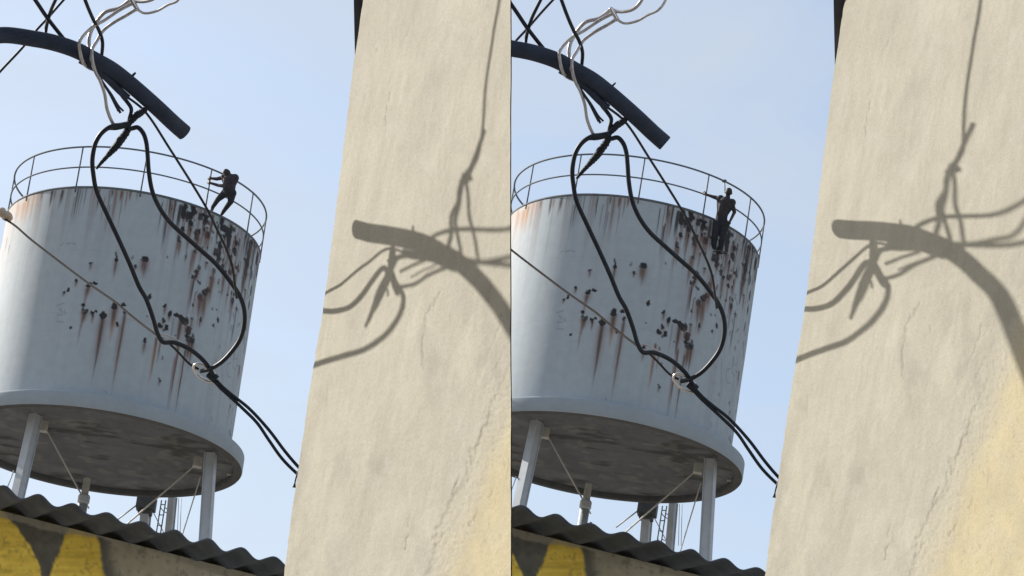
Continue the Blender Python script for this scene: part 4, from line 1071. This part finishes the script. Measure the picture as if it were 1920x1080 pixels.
build_person('person in dark clothes leaning sideways on the tank rim, both hands gripping a rail post', tw, J, bones, MATS_A, [('wrA', 'hdA', CU), ('wrB', 'hdB', CU)], dict(look=CF * .8 - CR * .6, at=at(*J['toR'])))

tw = TOWERS[1]; d = rim_depth(tw, 1345, 445)
dp = float((tw['c'] + tw['M'] @ cyl_hit(tw, 1318, 400) - EYE) @ CF)
J = dict(head=(1366, 361.5, d - .24), neck=(1364, 371, d - .22), chest=(1360, 381, d - .26), waist=(1353.5, 404, d - .24), pelvis=(1352, 414, d - .22),
         shl=(1351, 373, d - .18), shr=(1372.5, 380, d - .26), elA=(1338.5, 369.5, d - .06), wrA=(1325, 365, dp - .03), hdA=(1320.5, 362, dp),
         elB=(1377, 398, d - .30), wrB=(1369.5, 413.5, d - .30), hdB=(1366.5, 419, d - .30),
         hipL=(1345, 419, d - .20), hipR=(1359.5, 421, d - .22), knL=(1340, 444, d - .24), anL=(1337.8, 464, d - .12), toL=(1337.4, 469.5, d - .07),
         knR=(1354.5, 447, d - .26), anR=(1351, 467, d - .12), toR=(1350.8, 472.5, d - .07))
bones = [('neck', 'head', .055, .058, 0), ('neck', 'chest', .07, .15, 2), ('shl', 'shr', .075, .085, 2), ('chest', 'waist', .165, .145, 2), ('waist', 'pelvis', .145, .15, 3), ('shl', 'waist', .10, .12, 2), ('shr', 'waist', .10, .12, 2),
         ('shl', 'elA', .060, .048, 2), ('elA', 'wrA', .042, .032, 0), ('shr', 'elB', .062, .048, 2), ('elB', 'wrB', .043, .032, 0), ('pelvis', 'hipL', .13, .12, 3), ('pelvis', 'hipR', .13, .12, 3),
         ('hipL', 'knL', .115, .082, 3), ('knL', 'anL', .080, .062, 3), ('anL', 'toL', .052, .042, 4), ('hipR', 'knR', .115, .082, 3), ('knR', 'anR', .080, .062, 3), ('anR', 'toR', .052, .042, 4)]
MATS_B = [M_SKIN, M_HAIR, M_SHIRT_B, M_TROUSER, M_SHOE]
build_person('person in dark clothes climbing on the outside of the tank, one arm on the rail', tw, J, bones, MATS_B, [('wrA', 'hdA', CU), ('wrB', 'hdB', CR)], dict(look=CF, at=at(*J['toL'])))
# strap knotted on the top rail above him
dr = float((tw['c'] + tw['M'] @ (cyl_hit(tw, 1358, 424) * A([1, 1, 0]) + A([0, 0, RAIL_H])) - EYE) @ CF)
sp_ = thing('rail_strap', 'short strap knotted on the top rail above the climbing person', 'strap', tuple(at(1358, 340, dr - .03)))
child('strap_run', mesh('strap_run', *tube_vf(A([at(1358, 339, dr - .03), at(1359, 350, dr - .03), at(1359.5, 362, dr - .03)]), .018, 8), smooth=True), M_GREY, sp_)
child('knot', mesh('knot', *capsule(at(1356.5, 339.5, dr - .035), at(1360, 339, dr - .035), .04, .035), smooth=True), M_LIP, sp_)

# ------------------------------------------------------------------ unseen ground and houses added to shade and bounce light
r = link('added_bounce_ground', mesh('added_bounce_ground', [(-30, -40, .004), (30, -40, .004), (30, 13.4, .004), (-30, 13.4, .004)], [(0, 1, 2, 3)]), M_BOUNCE_GROUND)  # unseen sheet, added to set the bounce onto walls and sheds
tag(r, kind='structure')

def build_added_house(x0, x1, y0, y1, h, label, wall_mat):
    root = thing('added_house', label, 'house', ((x0 + x1) / 2, (y0 + y1) / 2, 0), 'added unseen houses that shape the light')
    V, Fc = box_vf(((x0 + x1) / 2, (y0 + y1) / 2, h / 2), x1 - x0, y1 - y0, h)
    child('wall', mesh('wall', V, Fc), wall_mat, root)
    V, Fc = box_vf(((x0 + x1) / 2, (y0 + y1) / 2, h + .15), x1 - x0 + .5, y1 - y0 + .5, .29)
    child('roof', mesh('roof', V, Fc), M_SHEET, root)
    nx = int((y1 - y0) // 2.6)
    for fl in range(int(h // 3)):
        for i in range(nx):
            c = (x1 + .02, y0 + (i + .5) * (y1 - y0) / nx, 1.6 + 3 * fl)
            w = child('window', mesh('window', *box_vf(c, .06, 1.1, 1.3)), M_RAIL, root)
            child_pane = link('pane', mesh('pane', *box_vf((c[0] + .02, c[1], c[2]), .06, .96, 1.16)), M_GLASS, w)
    return root
build_added_house(-15, -6.5, -3, 8.6, 12.5, 'added unseen grey house to the left that blocks sky light', M_HOUSE)
build_added_house(-18, 12, -15, -5, 11.5, 'added unseen whitewashed house behind the viewpoint that bounces sunlight', M_BOUNCE_WHITE)
